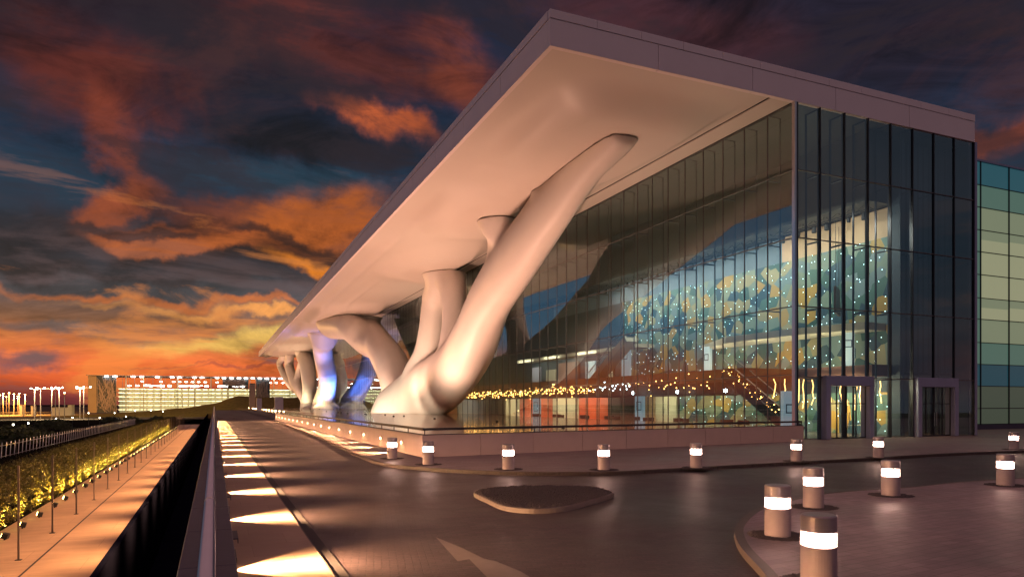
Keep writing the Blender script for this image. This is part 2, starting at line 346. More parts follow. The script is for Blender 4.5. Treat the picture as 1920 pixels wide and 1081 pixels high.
def mosaicmat():
    m = bpy.data.materials.new('faceted_mosaic'); m.use_nodes = True
    t = m.node_tree; nn = t.nodes; b = nn['Principled BSDF']
    g = nn.new('ShaderNodeNewGeometry'); s = nn.new('ShaderNodeSeparateXYZ'); t.links.new(g.outputs['Position'], s.inputs[0])
    def cmb(ky, kz, sh):
        c = nn.new('ShaderNodeCombineXYZ')
        a = nn.new('ShaderNodeMath'); a.operation = 'MULTIPLY_ADD'; t.links.new(s.outputs['Y'], a.inputs[0]); a.inputs[1].default_value = ky
        e = nn.new('ShaderNodeMath'); e.operation = 'MULTIPLY'; t.links.new(s.outputs['Z'], e.inputs[0]); e.inputs[1].default_value = sh
        t.links.new(e.outputs[0], a.inputs[2])
        z = nn.new('ShaderNodeMath'); z.operation = 'MULTIPLY'; t.links.new(s.outputs['Z'], z.inputs[0]); z.inputs[1].default_value = kz
        t.links.new(a.outputs[0], c.inputs[0]); t.links.new(z.outputs[0], c.inputs[1]); return c.outputs[0]
    v = nn.new('ShaderNodeTexVoronoi'); v.voronoi_dimensions = '2D'; v.inputs['Scale'].default_value = 1.0; v.inputs['Randomness'].default_value = 1
    t.links.new(cmb(.92, .96, .12), v.inputs['Vector'])
    sc_ = nn.new('ShaderNodeSeparateColor'); t.links.new(v.outputs['Color'], sc_.inputs[0])
    r = nn.new('ShaderNodeValToRGB'); r.color_ramp.interpolation = 'CONSTANT'; t.links.new(sc_.outputs[0], r.inputs[0])
    cols = [(.04, .11, .10), (.20, .27, .22), (.46, .29, .07), (.08, .17, .15), (.26, .31, .22), (.03, .08, .12), (.36, .32, .17), (.17, .25, .27)]
    el_ = r.color_ramp.elements
    while len(el_) < len(cols): el_.new(.5)
    for i, c in enumerate(cols): el_[i].position = i/len(cols); el_[i].color = (*c, 1)
    t.links.new(r.outputs[0], b.inputs['Base Color']); b.inputs['Roughness'].default_value = .5
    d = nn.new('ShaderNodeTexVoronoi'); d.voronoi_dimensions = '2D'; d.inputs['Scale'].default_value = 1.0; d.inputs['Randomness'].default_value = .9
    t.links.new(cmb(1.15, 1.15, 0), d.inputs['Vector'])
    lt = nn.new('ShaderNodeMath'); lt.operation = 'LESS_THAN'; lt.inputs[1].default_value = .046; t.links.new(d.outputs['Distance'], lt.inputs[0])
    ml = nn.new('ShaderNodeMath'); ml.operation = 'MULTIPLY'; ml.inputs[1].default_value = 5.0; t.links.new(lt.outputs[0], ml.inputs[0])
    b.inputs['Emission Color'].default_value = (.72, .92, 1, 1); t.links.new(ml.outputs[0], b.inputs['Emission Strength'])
    return m
M['mosaic'] = mosaicmat()

# ------------------------------------------------------------------ helpers
class MB:
    def __init__(s): s.bm = bmesh.new()
    def box(s, x0, x1, y0, y1, z0, z1):
        vs = [s.bm.verts.new((x, y, z)) for x in (x0, x1) for y in (y0, y1) for z in (z0, z1)]
        for f in ((0, 1, 3, 2), (4, 6, 7, 5), (0, 4, 5, 1), (2, 3, 7, 6), (0, 2, 6, 4), (1, 5, 7, 3)):
            s.bm.faces.new([vs[i] for i in f])
        return s
    def bar(s, a, b, w, h=None, up=(0, 0, 1)):
        a = Vector(a); b = Vector(b); h = h or w; d = (b-a).normalized(); up = Vector(up)
        if abs(d.dot(up)) > .99: up = Vector((0, 1, 0))
        sx = d.cross(up).normalized(); sz = sx.cross(d).normalized()
        q = []
        for p in (a, b):
            for i, j in ((-1, -1), (1, -1), (1, 1), (-1, 1)): q.append(s.bm.verts.new(p+sx*i*w/2+sz*j*h/2))
        for f in ((3, 2, 1, 0), (4, 5, 6, 7), (0, 1, 5, 4), (1, 2, 6, 5), (2, 3, 7, 6), (3, 0, 4, 7)): s.bm.faces.new([q[i] for i in f])
        return s
    def lathe(s, prof, seg=24, c=(0, 0, 0), axis='z'):
        rings = []
        for r, z in prof:
            if r < 1e-6: rings.append([s.bm.verts.new(Vector(c)+Vector((0, 0, z)))])
            else: rings.append([s.bm.verts.new(Vector(c)+Vector((r*math.cos(2*math.pi*k/seg), r*math.sin(2*math.pi*k/seg), z))) for k in range(seg)])
        for A, B in zip(rings, rings[1:]):
            for k in range(seg):
                if len(A) == 1 and len(B) == 1: continue
                if len(A) == 1: s.bm.faces.new([A[0], B[(k+1) % seg], B[k]])
                elif len(B) == 1: s.bm.faces.new([A[k], A[(k+1) % seg], B[0]])
                else: s.bm.faces.new([A[k], A[(k+1) % seg], B[(k+1) % seg], B[k]])
        return s
    def tube(s, pts, r, seg=10):
        prev = None
        for i, p in enumerate(pts):
            p = Vector(p); a = Vector(pts[max(0, i-1)]); b = Vector(pts[min(len(pts)-1, i+1)]); d = (b-a).normalized()
            up = Vector((0, 0, 1)) if abs(d.z) < .95 else Vector((0, 1, 0))
            sx = d.cross(up).normalized(); sy = sx.cross(d)
            ring = [s.bm.verts.new(p+sx*r*math.cos(2*math.pi*k/seg)+sy*r*math.sin(2*math.pi*k/seg)) for k in range(seg)]
            if prev:
                for k in range(seg): s.bm.faces.new([prev[k], prev[(k+1) % seg], ring[(k+1) % seg], ring[k]])
            else: s.bm.faces.new(ring[::-1])
            prev = ring
        s.bm.faces.new(prev); return s
    def prism(s, pts, z0, z1):
        top = [s.bm.verts.new((p[0], p[1], z1)) for p in pts]; bot = [s.bm.verts.new((p[0], p[1], z0)) for p in pts]
        f = s.bm.faces.new(top); n = len(pts)
        g = s.bm.faces.new(bot[::-1])
        for i in range(n): s.bm.faces.new([bot[i], bot[(i+1) % n], top[(i+1) % n], top[i]])
        bmesh.ops.triangulate(s.bm, faces=[f, g]); return s
    def strip(s, pts, w, z0, z1, side=1):
        # a wall or kerb of width w following pts
        P = [Vector((p[0], p[1], 0)) for p in pts]; off = []
        for i, p in enumerate(P):
            a = P[max(0, i-1)]; b = P[min(len(P)-1, i+1)]; d = (b-a).normalized(); off.append(p+Vector((-d.y, d.x, 0))*w*side)
        rows = []
        for p, q in zip(P, off):
            rows.append([s.bm.verts.new((p.x, p.y, z0)), s.bm.verts.new((p.x, p.y, z1)), s.bm.verts.new((q.x, q.y, z1)), s.bm.verts.new((q.x, q.y, z0))])
        for A, B in zip(rows, rows[1:]):
            for k in range(4): s.bm.faces.new([A[k], A[(k+1) % 4], B[(k+1) % 4], B[k]])
        s.bm.faces.new(rows[0]); s.bm.faces.new(rows[-1][::-1]); return s
    def quad(s, *p):
        s.bm.faces.new([s.bm.verts.new(q) for q in p]); return s
    def build(s, name, m, parent=None, smooth=False, loc=None, bevel=0):
        bmesh.ops.recalc_face_normals(s.bm, faces=s.bm.faces[:]) if bevel >= 0 else None
        me = bpy.data.meshes.new(name); s.bm.to_mesh(me); s.bm.free()
        if smooth:
            for p in me.polygons: p.use_smooth = True
        me.materials.append(m)
        o = bpy.data.objects.new(name, me); COL.objects.link(o)
        if loc is not None: o.location = loc
        if parent is not None: o.parent = parent
        if bevel > 0:
            b = o.modifiers.new('bevel', 'BEVEL'); b.width = bevel; b.segments = 2; b.limit_method = 'ANGLE'
        return o
def tag(o, label=None, cat=None, group=None, kind=None):
    if label: o['label'] = label
    if cat: o['category'] = cat
    if group: o['group'] = group
    if kind: o['kind'] = kind
    return o
def empty(name, loc=(0, 0, 0), rz=0.0):
    o = bpy.data.objects.new(name, None); COL.objects.link(o); o.location = loc; o.rotation_euler = (0, 0, rz); o.empty_display_size = .3
    return o
def copy_tree(o, parent=None):
    c = o.copy(); COL.objects.link(c); c.parent = parent
    for ch in [x for x in bpy.data.objects if x.parent == o]: copy_tree(ch, c)
    return c
ORD = ['first', 'second', 'third', 'fourth', 'fifth', 'sixth', 'seventh', 'eighth', 'ninth', 'tenth', 'eleventh', 'twelfth', 'thirteenth', 'fourteenth',
       'fifteenth', 'sixteenth', 'seventeenth', 'eighteenth', 'nineteenth']
TENS = ['', '', 'twent', 'thirt', 'fort', 'fift', 'sixt', 'sevent', 'eight', 'ninet']
def ordinal(i):
    n = i+1
    if n < 20: return ORD[n-1]
    if n % 10 == 0: return TENS[n//10]+'ieth'
    return TENS[n//10]+'y-'+ORD[n % 10-1]
def spot(name, loc, target, power, color, half, blend=.3, size=.05, parent=None):
    d = bpy.data.lights.new(name, 'SPOT'); d.energy = power; d.color = color; d.spot_size = half*2; d.spot_blend = blend; d.shadow_soft_size = size
    o = bpy.data.objects.new(name, d); COL.objects.link(o); o.location = loc
    o.rotation_euler = (Vector(target)-Vector(loc)).to_track_quat('-Z', 'Y').to_euler()
    if parent is not None: o.parent = parent
    return o
def area(name, loc, target, power, color, sx, sy, parent=None, spread=math.pi):
    d = bpy.data.lights.new(name, 'AREA'); d.shape = 'RECTANGLE'; d.size = sx; d.size_y = sy; d.energy = power; d.color = color; d.spread = spread
    o = bpy.data.objects.new(name, d); COL.objects.link(o); o.location = loc
    o.rotation_euler = (Vector(target)-Vector(loc)).to_track_quat('-Z', 'Y').to_euler()
    if parent is not None: o.parent = parent
    return o
def point(name, loc, power, color, size=.1, parent=None):
    d = bpy.data.lights.new(name, 'POINT'); d.energy = power; d.color = color; d.shadow_soft_size = size
    o = bpy.data.objects.new(name, d); COL.objects.link(o); o.location = loc
    if parent is not None: o.parent = parent
    return o

# ------------------------------------------------------------------ ground and roads
tag(MB().quad((-6000, -300, -5.2), (6000, -300, -5.2), (6000, 9000, -5.2), (-6000, 9000, -5.2)).build('terrain', M['desert']), kind='structure')
LOWZ = -1.5
tag(MB().box(-6.2, -2.63, -6, 150, -4.9, LOWZ).build('low_path', M['lowpath']), kind='structure')
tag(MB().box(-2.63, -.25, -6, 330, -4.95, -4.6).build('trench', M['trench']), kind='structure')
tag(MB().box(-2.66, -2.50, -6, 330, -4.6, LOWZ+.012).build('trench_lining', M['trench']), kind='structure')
# garden ground left of the hedge, falling away to the far car park
b = MB(); rows = []
ys = [-6, 20, 60, 110, 160, 230, 262, 266, 330, 420, 700, 1500]
xs = [-900, -400, -200, -100, -50, -20, -6.2]
def gz(x, y):
    return -1.0 if y < 60 else (-1.0-(min(y, 262)-60)/202*1.6)
def mesh_grid(xs, ys, f):
    b = MB(); g = [[b.bm.verts.new((x, y, f(x, y))) for y in ys] for x in xs]
    for i in range(len(xs)-1):
        for j in range(len(ys)-1): b.bm.faces.new([g[i][j], g[i+1][j], g[i+1][j+1], g[i][j+1]])
    return b
tag(mesh_grid(xs, [y for y in ys if y <= 262], gz).build('garden_ground', M['soil']), kind='structure')
tag(mesh_grid([-1200, -400, -100, -20, -3], [262, 330, 500, 900, 1600], lambda x, y: -2.65).build('far_lot', M['lot']), kind='structure')
tag(MB().box(-.25, 260, -12, 306, -5, 0).build('road', M['road']), kind='structure')
# raised walkway beside the wall and its drain
tag(MB().box(.10, 1.60, -8, 112, .004, .024).build('walkway', M['path']), kind='structure')
tag(MB().box(1.60, 1.80, -8, 112, .003, .010).build('drain_channel', M['joint']), kind='structure')
tag(MB().box(1.585, 1.605, -8, 112, .003, .03).build('drain_kerb', M['kerb']), kind='structure')

def curve(P, n=5, closed=False):
    out = []; m = len(P)
    for i in range(m if closed else m-1):
        g = (lambda j: P[j % m]) if closed else (lambda j: P[max(0, min(m-1, j))])
        p0, p1, p2, p3 = g(i-1), g(i), g(i+1), g(i+2)
        for k in range(n):
            t = k/n; out.append(.5*((2*p1)+(p2-p0)*t+(2*p0-5*p1+4*p2-p3)*t*t+(3*p1-p0-3*p2+p3)*t*t*t))
    if not closed: out.append(P[-1].copy())
    return out
KP = [(504, 785), (540.6, 800), (594, 820), (640, 842), (680, 860), (700, 868.5), (717, 873), (752, 878), (792, 881.5), (867, 887), (980, 890.6), (1092, 891),
      (1167, 889.5), (1280, 883), (1400, 876), (1532, 868.5), (1633, 863), (1717, 857.6), (1802, 853), (1920, 848.5)]
kp = [on_z(u, v) for u, v in KP]
kp[0] = Vector((8.05, 112, 0))
kp += [kp[-1]+(kp[-1]-kp[-2])*1.5]
kp = curve(kp, 4)
out = [(p.x, p.y) for p in kp]
out2 = out+[(150, out[-1][1]), (150, 60), (30, 60), (9.0, 112)]
tag(MB().prism(out2, .0, .12).build('pavement', M['pavement']), kind='structure')
tag(MB().strip(kp, .16, .002, .127, 1).build('pavement_kerb', M['kerb']), kind='structure')
PP = [(1470, 1110), (1447, 1081), (1414, 1047), (1400, 1027), (1394, 1008), (1397, 995), (1411, 978), (1434, 963), (1490, 946), (1549, 933.6), (1619, 927), (1717, 920), (1802, 911), (1920, 903)]
pp = [on_z(u, v) for u, v in PP]
pp = curve(pp, 5)
pl = [(p.x, p.y) for p in pp]
pl = [(pl[0][0]+1.6, -8), (pl[0][0]+.5, 2)]+pl+[(90, pl[-1][1]+14), (120, -8)]
tag(MB().prism(pl, .0, .12).build('plaza', M['plaza']), kind='structure')
tag(MB().strip([Vector((a, b_, 0)) for a, b_ in pl[1:-1]], .16, .002, .127, 1).build('plaza_kerb', M['kerb']), kind='structure')
# painted arrow
b = MB()
for tri in (((817, 1006), (858, 1051), (880, 1047)), ((817, 1006), (880, 1047), (907, 1046)), ((817, 1006), (907, 1046), (868, 1027)),
            ((880, 1047), (922, 1090), (1010, 1090)), ((880, 1047), (1010, 1090), (930, 1051)), ((880, 1047), (930, 1051), (907, 1046)), ((930, 1051), (1010, 1090), (976, 1070))):
    b.bm.faces.new([b.bm.verts.new(on_z(u, v, .004)) for u, v in tri])
tag(b.build('road_arrow', M['marking']), kind='structure')
# traffic island
IP = [(888, 930), (915, 944), (942, 956), (975, 961), (1010, 962.5), (1055, 959), (1100, 948), (1148, 933), (1145, 927), (1128, 921), (1090, 917.5), (1017, 916), (950, 917.5), (905, 922)]
ip = curve([on_z(u, v) for u, v in IP], 4, True)
isl = empty('traffic_island'); tag(isl, 'low lens shaped traffic island filled with dark gravel in the roadway', 'traffic island')
MB().prism([(p.x, p.y) for p in ip], 0.0, .11).build('kerb_stone', M['kerb_light'], isl)
cx = sum(p.x for p in ip)/len(ip); cy = sum(p.y for p in ip)/len(ip)
b = MB()
inn = [(cx+(p.x-cx)*.97, cy+(p.y-cy)*.95) for p in ip]
b.prism(inn, .105, .114)
def inside(x, y, poly):
    c = False; j = len(poly)-1
    for i in range(len(poly)):
        if (poly[i][1] > y) != (poly[j][1] > y) and x < (poly[j][0]-poly[i][0])*(y-poly[i][1])/(poly[j][1]-poly[i][1])+poly[i][0]: c = not c
        j = i
    return c
def pebble(b, x, y, z, r):
    v = [b.bm.verts.new((x+r*a*random.uniform(.7, 1.3), y+r*c*random.uniform(.7, 1.3), z+r*d*.8)) for a, c, d in ((1, 0, 0), (0, 1, 0), (-1, 0, 0), (0, -1, 0), (0, 0, 1))]
    for i in range(4): b.bm.faces.new([v[i], v[(i+1) % 4], v[4]])
minx, maxx = min(p[0] for p in inn), max(p[0] for p in inn); miny, maxy = min(p[1] for p in inn), max(p[1] for p in inn)
for _ in range(5200):
    x, y = random.uniform(minx, maxx), random.uniform(miny, maxy)
    if inside(x, y, inn): pebble(b, x, y, .113, random.uniform(.02, .045))
tag(b.build('gravel', M['gravel'], isl), kind='stuff')

# ------------------------------------------------------------------ wall with handrail beside the camera
wall = empty('boundary_wall', (0, 0, 0)); tag(wall, 'long dark granite wall with a steel handrail between the roadway and the sunken trench', 'wall')
WT = 1.3
MB().box(-.22, .13, -4, 300, -4.6, WT-.06).build('wall_body', M['walltop'], wall)
b = MB(); y = -4.0
while y < 300:
    y2 = min(300, y+1.6); b.box(-.245, .154, y+.004, y2-.004, WT-.06, WT); y = y2
b.build('coping', M['walltop'], wall, bevel=.006)
HZ = 1.70
hb = MB(); hb.tube([(-.035, y_, HZ) for y_ in (-4, 50, 150, 300)], .04, 16)
hb.tube([(-.035, 6.1, HZ), (-.035, 6.16, HZ)], .0435, 16); hb.tube([(-.035, 14, HZ), (-.035, 14.06, HZ)], .0435, 16)
hb.build('handrail', M['steel'], wall, smooth=True)
for i in range(60):
    y_ = 1.9+i*2.5
    MB().box(-.055, -.015, y_-.006, y_+.006, WT, HZ-.03).build('rail_bracket', M['steel'], wall)
FAN = (1.0, .53, .24)
for i in range(24):
    y_ = 6.25+(i-0)*4.88
    if i < 22:
        spot('added_road_spot', (.18, y_, .50), (4.6, y_, .20), 6500, FAN, R(38), 1.0, .03, wall)  # second spot added to carry the light fan out over the road
        MB().box(.131, .32, y_-.34, y_+.34, .545, .56).box(.31, .32, y_-.34, y_+.34, .487, .544).box(.131, .30, y_-.34, y_+.34, .265, .275).box(.29, .30, y_-.34, y_+.34, .203, .264).build('added_baffle', M['walltop'], wall)  # baffles added to cut off the spots' light above the ground
        MB().box(.130, .150, y_-.14, y_+.14, .20, .25).build('wall_light', M['lamp_warm'], wall)
        spot('walkway_spot', (.165, y_, .21), (3.0, y_, .04), 2100*random.uniform(.8, 1.15), FAN, R(47), .42, .03, wall)
    MB().box(-.240, -.220, y_-.16, y_+.16, .40, .50).build('wall_light', M['lamp_warm'], wall)
    spot('low_path_spot', (-.26, y_, .45), (-6.0, y_, LOWZ+.5), 3000, (1, .50, .22), R(47), 1.0, .04, wall)

# ------------------------------------------------------------------ terrace with its parapet
TZ = 1.05
C0 = Vector((8.53, 30.0, 0)); C1 = Vector((34.9, 33.65, 0)); C2 = Vector((8.53, 111, 0))
ter = empty('terrace'); tag(ter, 'raised stone terrace with a low parapet in front of the glass hall', 'terrace')
MB().prism([(8.7, 30.2), (34.9, 33.85), (35.2, 34.9), (35.2, 306), (8.7, 306)], .13, TZ).build('terrace_floor', M['terrace'], ter)
def panels(A, B, n, th, z0, z1, b, side=1):
    d = (B-A)/n; nrm = Vector((-d.y, d.x, 0)).normalized()*th*side; g = d.normalized()*.012
    for i in range(n):
        a = A+d*i+g; c = A+d*(i+1)-g
        b.prism([a.xy, c.xy, (c+nrm).xy, (a+nrm).xy], z0, z1)
b = MB(); panels(C0, C1, 9, .28, .1, 1.10, b, 1); b.build('front_parapet', M['stone'], ter)
b = MB(); panels(C2, C0, 28, .28, .02, 1.10, b, 1); b.build('side_parapet', M['stone'], ter)
MB().prism([(8.53, 111.3), (8.53, 111), (8.8, 111), (8.8, 111.3)], .02, 1.1).box(8.81, 14, 111, 111.28, .02, 1.1).box(14, 14.28, 111, 305, .02, 1.1).build('rear_parapet', M['stone'], ter)
rb = MB()
c0, c1 = C0+Vector((.14, .14, 0)), C1+Vector((-.1, .1, 0)); c2 = C2+Vector((.14, 0, 0))
up = Vector((0, 0, 1))
for za, w, h in ((1.37, .14, .11), (1.125, .09, .035)):
    rb.bar(c0+up*za, c1+up*za, w, h); rb.bar(c2+up*za, c0+up*za+Vector((0, .05, 0)), w, h)
rb.build('rail', M['rail'], ter)
nf = 9
for i in range(nf+1):
    p = c0.lerp(c1, i/nf); MB().bar(p+up*1.09, p+up*1.35, .04, .04).build('rail_post', M['rail'], ter)
for i in range(1, 29):
    p = c0.lerp(c2, i/28); MB().bar(p+up*1.09, p+up*1.35, .04, .04).build('rail_post', M['rail'], ter)
for i in range(17):
    y_ = 33.8+i*4.7
    MB().lathe([(0, .0), (.055, 0), (.055, .03), (0, .03)], 12).build('wall_light', M['lamp_warm'], ter, loc=(0, 0, 0)).matrix_local = Matrix.Translation((8.53, y_, .60)) @ Matrix.Rotation(-math.pi/2, 4, 'Y')
    spot('parapet_spot', (8.46, y_, .60), (6.3, y_, .10), 4200, FAN, R(42), .3, .03, ter)
    spot('parapet_graze', (8.34, y_, .68), (8.62, y_, .0), 22, FAN, R(60), .8, .03, ter)

# ------------------------------------------------------------------ main hall
GX, GY = 35.3, 34.7
XE, YE = 53.35, 311.0
RX, RZ, RT = 17.2, 22.48, 24.53
hall = empty('convention_hall', (GX, GY, 0)); tag(hall, 'huge glass fronted hall under a flat overhanging white roof', 'building')
hall_inv = Matrix.Translation((-GX, -GY, 0))
def hp(o):
    o.parent = hall; o.matrix_parent_inverse = hall_inv; return o
# fascia
b = MB(); n = 5; w = (XE-RX)/n
for i in range(n):
    b.box(RX+i*w+(.02 if i else 0), RX+(i+1)*w-.02, GY, GY+.3, RZ, RT-.52)
x = RX
for i in range(12):
    x2 = RX+(i+1)*(XE-RX)/12; b.box(x+(.012 if i else 0), x2-.012, GY-.03, GY+.3, RT-.49, RT); x = x2
n = 38; w = (YE-GY)/n
for i in range(n):
    b.box(RX-.002, RX+.3, GY+i*w+(.31 if i == 0 else .02), GY+(i+1)*w-.02, RZ, RT-.52)
    b.box(RX-.03, RX+.3, GY+i*w+(.31 if i == 0 else .012), GY+(i+1)*w-.012, RT-.49, RT)
hp(b.build('fascia', M['fascia']))
hp(MB().box(RX+.05, XE-.05, GY+.08, YE-.1, RZ+.16, RT-.1).build('roof', M['joint']))
hp(MB().box(XE-.3, XE, GY+.31, YE, RZ, RT).build('rear_fascia', M['fascia']))

# soffit with shallow swellings round the limb tops
CAPS = [(26.9, 45.4, 3.4), (27.2, 66.9, 3.4), (27.0, 54.6, 2.0), (31.1, 96.6, 4.2), (31.2, 152, 4.5), (25.9, 159.7, 5.0), (26.4, 192, 5.5), (30.5, 264, 5.5), (26.9, 282, 4), (24.3, 285, 3)]
BULGE = 1.15
def cap_dz(x, y):
    best = 0
    for cx_, cy_, r in CAPS:
        dd = math.hypot((x-cx_), (y-cy_)*.62)
        rr = r*1.3; ro = r*1.3+4.8
        t_ = 1-min(1, max(0, (dd-rr)/(ro-rr))); t_ = t_*t_*(3-2*t_); best = max(best, t_)
    edge = min(1, max(0, (x-RX-1.0)/3), max(0, (33.2-x)/2.2), max(0, (y-GY-1.5)/4))
    e = edge*edge*(3-2*edge)
    return -BULGE*best*e if x < 33.3 else 0
def frange(a, b_, n): return [a+(b_-a)*i/n for i in range(n+1)]
xs = frange(RX+.3, 22.7, 18)+[22.74, 22.80, 22.98, 23.04]+frange(23.2, 33.4, 40)
ys = frange(GY+.3, 110, 170)+frange(110.8, YE-.3, 240)
def sz(x, y):
    g = 0
    ridge = .34*math.exp(-((x-20.2)/.9)**2)*min(1, max(0, (y-52)/30))
    ridge += .16*math.exp(-((x-24.6)/.5)**2)*min(1, max(0, (y-110)/20))
    return RZ+.14+cap_dz(x, y)+g-.03-ridge
b = mesh_grid(xs, ys, sz); bmesh.ops.reverse_faces(b.bm, faces=b.bm.faces[:])
sof = hp(b.build('soffit', M['soffit'], smooth=True, bevel=-1))
hp(MB().box(33.52, GX-.06, GY+.31, YE-.3, RZ+.05, RZ+.115).build('soffit_border', M['soffit']))
b = MB()
for i in range(60): b.box(33.42, 33.50, GY+.6+i*4.6, GY+.6+i*4.6+4.3, RZ+.09, RZ+.10)
hp(b.build('soffit_slot', M['joint']))

# curtain wall: front
BW = (XE-GX)/8
levs = [0.13, 4.3, 9.0, 13.55, 18.05, RZ]
def pane_front(i, j):
    x0, x1 = GX+i*BW+.04, GX+(i+1)*BW-.04; z0, z1 = levs[j]+.03, levs[j+1]-.03
    ty, tz = random.uniform(-.0015, .0015), random.uniform(-.0015, .0015)
    y = GY+.12; w = x1-x0; h = z1-z0
    return MB().quad((x0, y-ty*w, z0), (x1, y+ty*w, z0), (x1, y+ty*w+tz*h, z1), (x0, y-ty*w+tz*h, z1))
portals = [(37.75, 42.25), (46.7, 51.1)]
def in_portal(x): return any(a < x < c for a, c in portals)
for i in range(8):
    for j in range(5):
        if j == 0 and in_portal(GX+(i+.5)*BW): continue
        hp(pane_front(i, j).build('glass_pane', M['glass'], bevel=-1))
SBW = 2.3
slev = [TZ, 4.45, 9.0, 13.55, 18.05, RZ+.05]
def pane_side(y0, y1, j, b=None):
    b = b or MB(); z0, z1 = slev[j]+.03, slev[j+1]-.03
    t1, t2 = random.uniform(-.0012, .0012), random.uniform(-.0012, .0012); h = z1-z0; w = y1-y0; x = GX
    b.quad((x-t1*w, y0, z0), (x-t1*w+t2*h, y0, z1), (x+t1*w+t2*h, y1, z1), (x+t1*w, y1, z0)); return b
nb = int((YE-1-GY-.25)/SBW)
far = MB()
for i in range(nb):
    y0 = GY+.25+i*SBW+.03; y1 = y0+SBW-.06
    for j in range(5):
        if i < 12: hp(pane_side(y0, y1, j).build('glass_pane', M['glass'], bevel=-1))
        else: pane_side(y0, y1, j, far)
tag(hp(far.build('glass_pane', M['glass'], bevel=-1)), 'long run of tall glass panes fading towards the far end of the hall', kind='stuff')
# mullions, inner posts and brackets
for i in range(1, 9):
    x = GX+i*BW; wd = .07
    hp(MB().box(x-wd/2, x+wd/2, GY+.03, GY+.32, .13, RZ).build('mullion', M['mullion_dark']))
    if i < 8:
        b = MB().box(x-.04, x+.04, GY+1.25, GY+1.37, .13, RZ)
        for z in levs[1:]: b.box(x-.05, x+.05, GY+.33, GY+1.249, z-.12, z-.02)
        hp(b.build('inner_post', M['mullion_dark']))
for i in range(1, 34):
    y = GY+.25+i*SBW
    hp(MB().box(GX-.025, GX+.06, y-.022, y+.022, TZ, RZ+.04).build('mullion', M['mullion']))
    if i < 28:
        b = MB().box(GX+1.10, GX+1.18, y-.03, y+.03, .2, RZ)
        for z in slev[1:]: b.box(GX+.07, GX+1.099, y-.03, y+.03, z-.10, z-.03)
        hp(b.build('inner_post', M['mullion']))
far = MB()
for i in range(34, nb+1):
    y = GY+.25+i*SBW; far.box(GX-.02, GX+.04, y-.02, y+.02, TZ, RZ+.04)
tag(hp(far.build('mullion', M['mullion'])), kind='stuff')
for z in levs[1:-1]:
    b = MB(); b.box(GX+.06, XE, GY+.05, GY+.20, z-.028, z+.028); hp(b.build('transom', M['mullion']))
for z in slev[1:-1]:
    hp(MB().box(GX-.045, GX+.12, GY+.2, YE-1, z-.028, z+.028).build('transom', M['mullion']))
hp(MB().box(GX-.10, GX+.05, GY-.02, GY+.24, .13, RZ-.001).build('corner_post', M['steel']))
hp(MB().box(GX+.055, GX+.22, GY+.0, GY+.16, .13, RZ-.001).build('corner_post', M['mullion_dark']))
hp(MB().box(XE, XE+.25, GY-.02, GY+.4, .13, RZ-.001).build('corner_post', M['portal']))
# door portals
for k, (a, c) in enumerate(portals):
    p = empty('door_portal', (0, 0, 0)); p.parent = hall; p.matrix_parent_inverse = hall_inv
    MB().box(a, a+.42, GY-.28, GY+.5, .13, 3.75).box(c-.42, c, GY-.28, GY+.5, .13, 3.75).box(a, c, GY-.28, GY+.5, 3.752, 4.42).build('portal_frame', M['portal'], p, bevel=.02)
    b = MB(); w = (c-a-.84)/4
    for i in range(5): x = a+.42+i*w; b.box(x-.03, x+.03, GY+.06, GY+.14, .13, 3.74)
    b.box(a+.45, c-.45, GY+.07, GY+.13, 2.5, 2.56).box(a+.45, c-.45, GY+.07, GY+.13, .13, .23)
    b.build('door_frame', M['mullion_dark'], p)
    MB().quad((a+.43, GY+.10, .2), (c-.43, GY+.10, .2), (c-.43, GY+.10, 3.7), (a+.43, GY+.10, 3.7)).build('door_glass', M['glass_clear'], p, bevel=-1)
    for s in (-1, 1):
        xm = (a+c)/2+s*.12; MB().bar((xm, GY-.02, .9), (xm, GY-.02, 1.9), .035).build('door_handle', M['steel'], p)

# interior
hp(MB().box(GX+.2, XE+.1, GY+.4, YE-2, .14, .19).build('inner_floor', M['inner_floor']))
hp(MB().box(GX+.25, XE, GY+.4, YE-2, RZ+.0, RZ+.12).build('inner_ceiling', M['bulkhead']))
MX = 46.2
hp(MB().box(MX, MX+.3, GY+1.5, 73, 5.4, 15.0).build('mosaic_wall', M['mosaic']))
hp(MB().box(MX+.05, MX+.35, GY+1.5, 62, .2, 3.4).build('mosaic_wall', M['mosaic']))
hp(MB().box(MX+.02, MX+.32, GY+1.5, 47, 15.002, 17.2).build('upper_wall', M['tan']))
hp(MB().box(MX+.02, MX+.32, 47.01, 92, 15.002, 17.2).build('upper_wall', M['upper_blue']))
hp(MB().box(MX-2.6, MX+.4, GY+1.45, 300, 17.3, RZ-.01).build('ceiling_bulkhead', M['bulkhead']))
hp(MB().box(38.9, MX+.5, GY+9, 300, 4.35, 5.4).build('mezzanine_slab', M['slab_edge']))
hp(MB().box(44.2, MX+.5, GY+1.5, GY+9, 4.55, 5.4).build('mezzanine_slab', M['slab_edge']))
hp(MB().box(39.3, MX+.5, GY+9.2, 300, 3.35, 4.34).build('mezzanine_bulkhead', M['furn']))
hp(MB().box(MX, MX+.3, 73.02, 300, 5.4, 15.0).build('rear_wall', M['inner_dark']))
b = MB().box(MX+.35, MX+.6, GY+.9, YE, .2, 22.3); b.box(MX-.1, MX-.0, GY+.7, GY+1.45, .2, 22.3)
hp(b.build('partition_wall', M['inner_dark']))
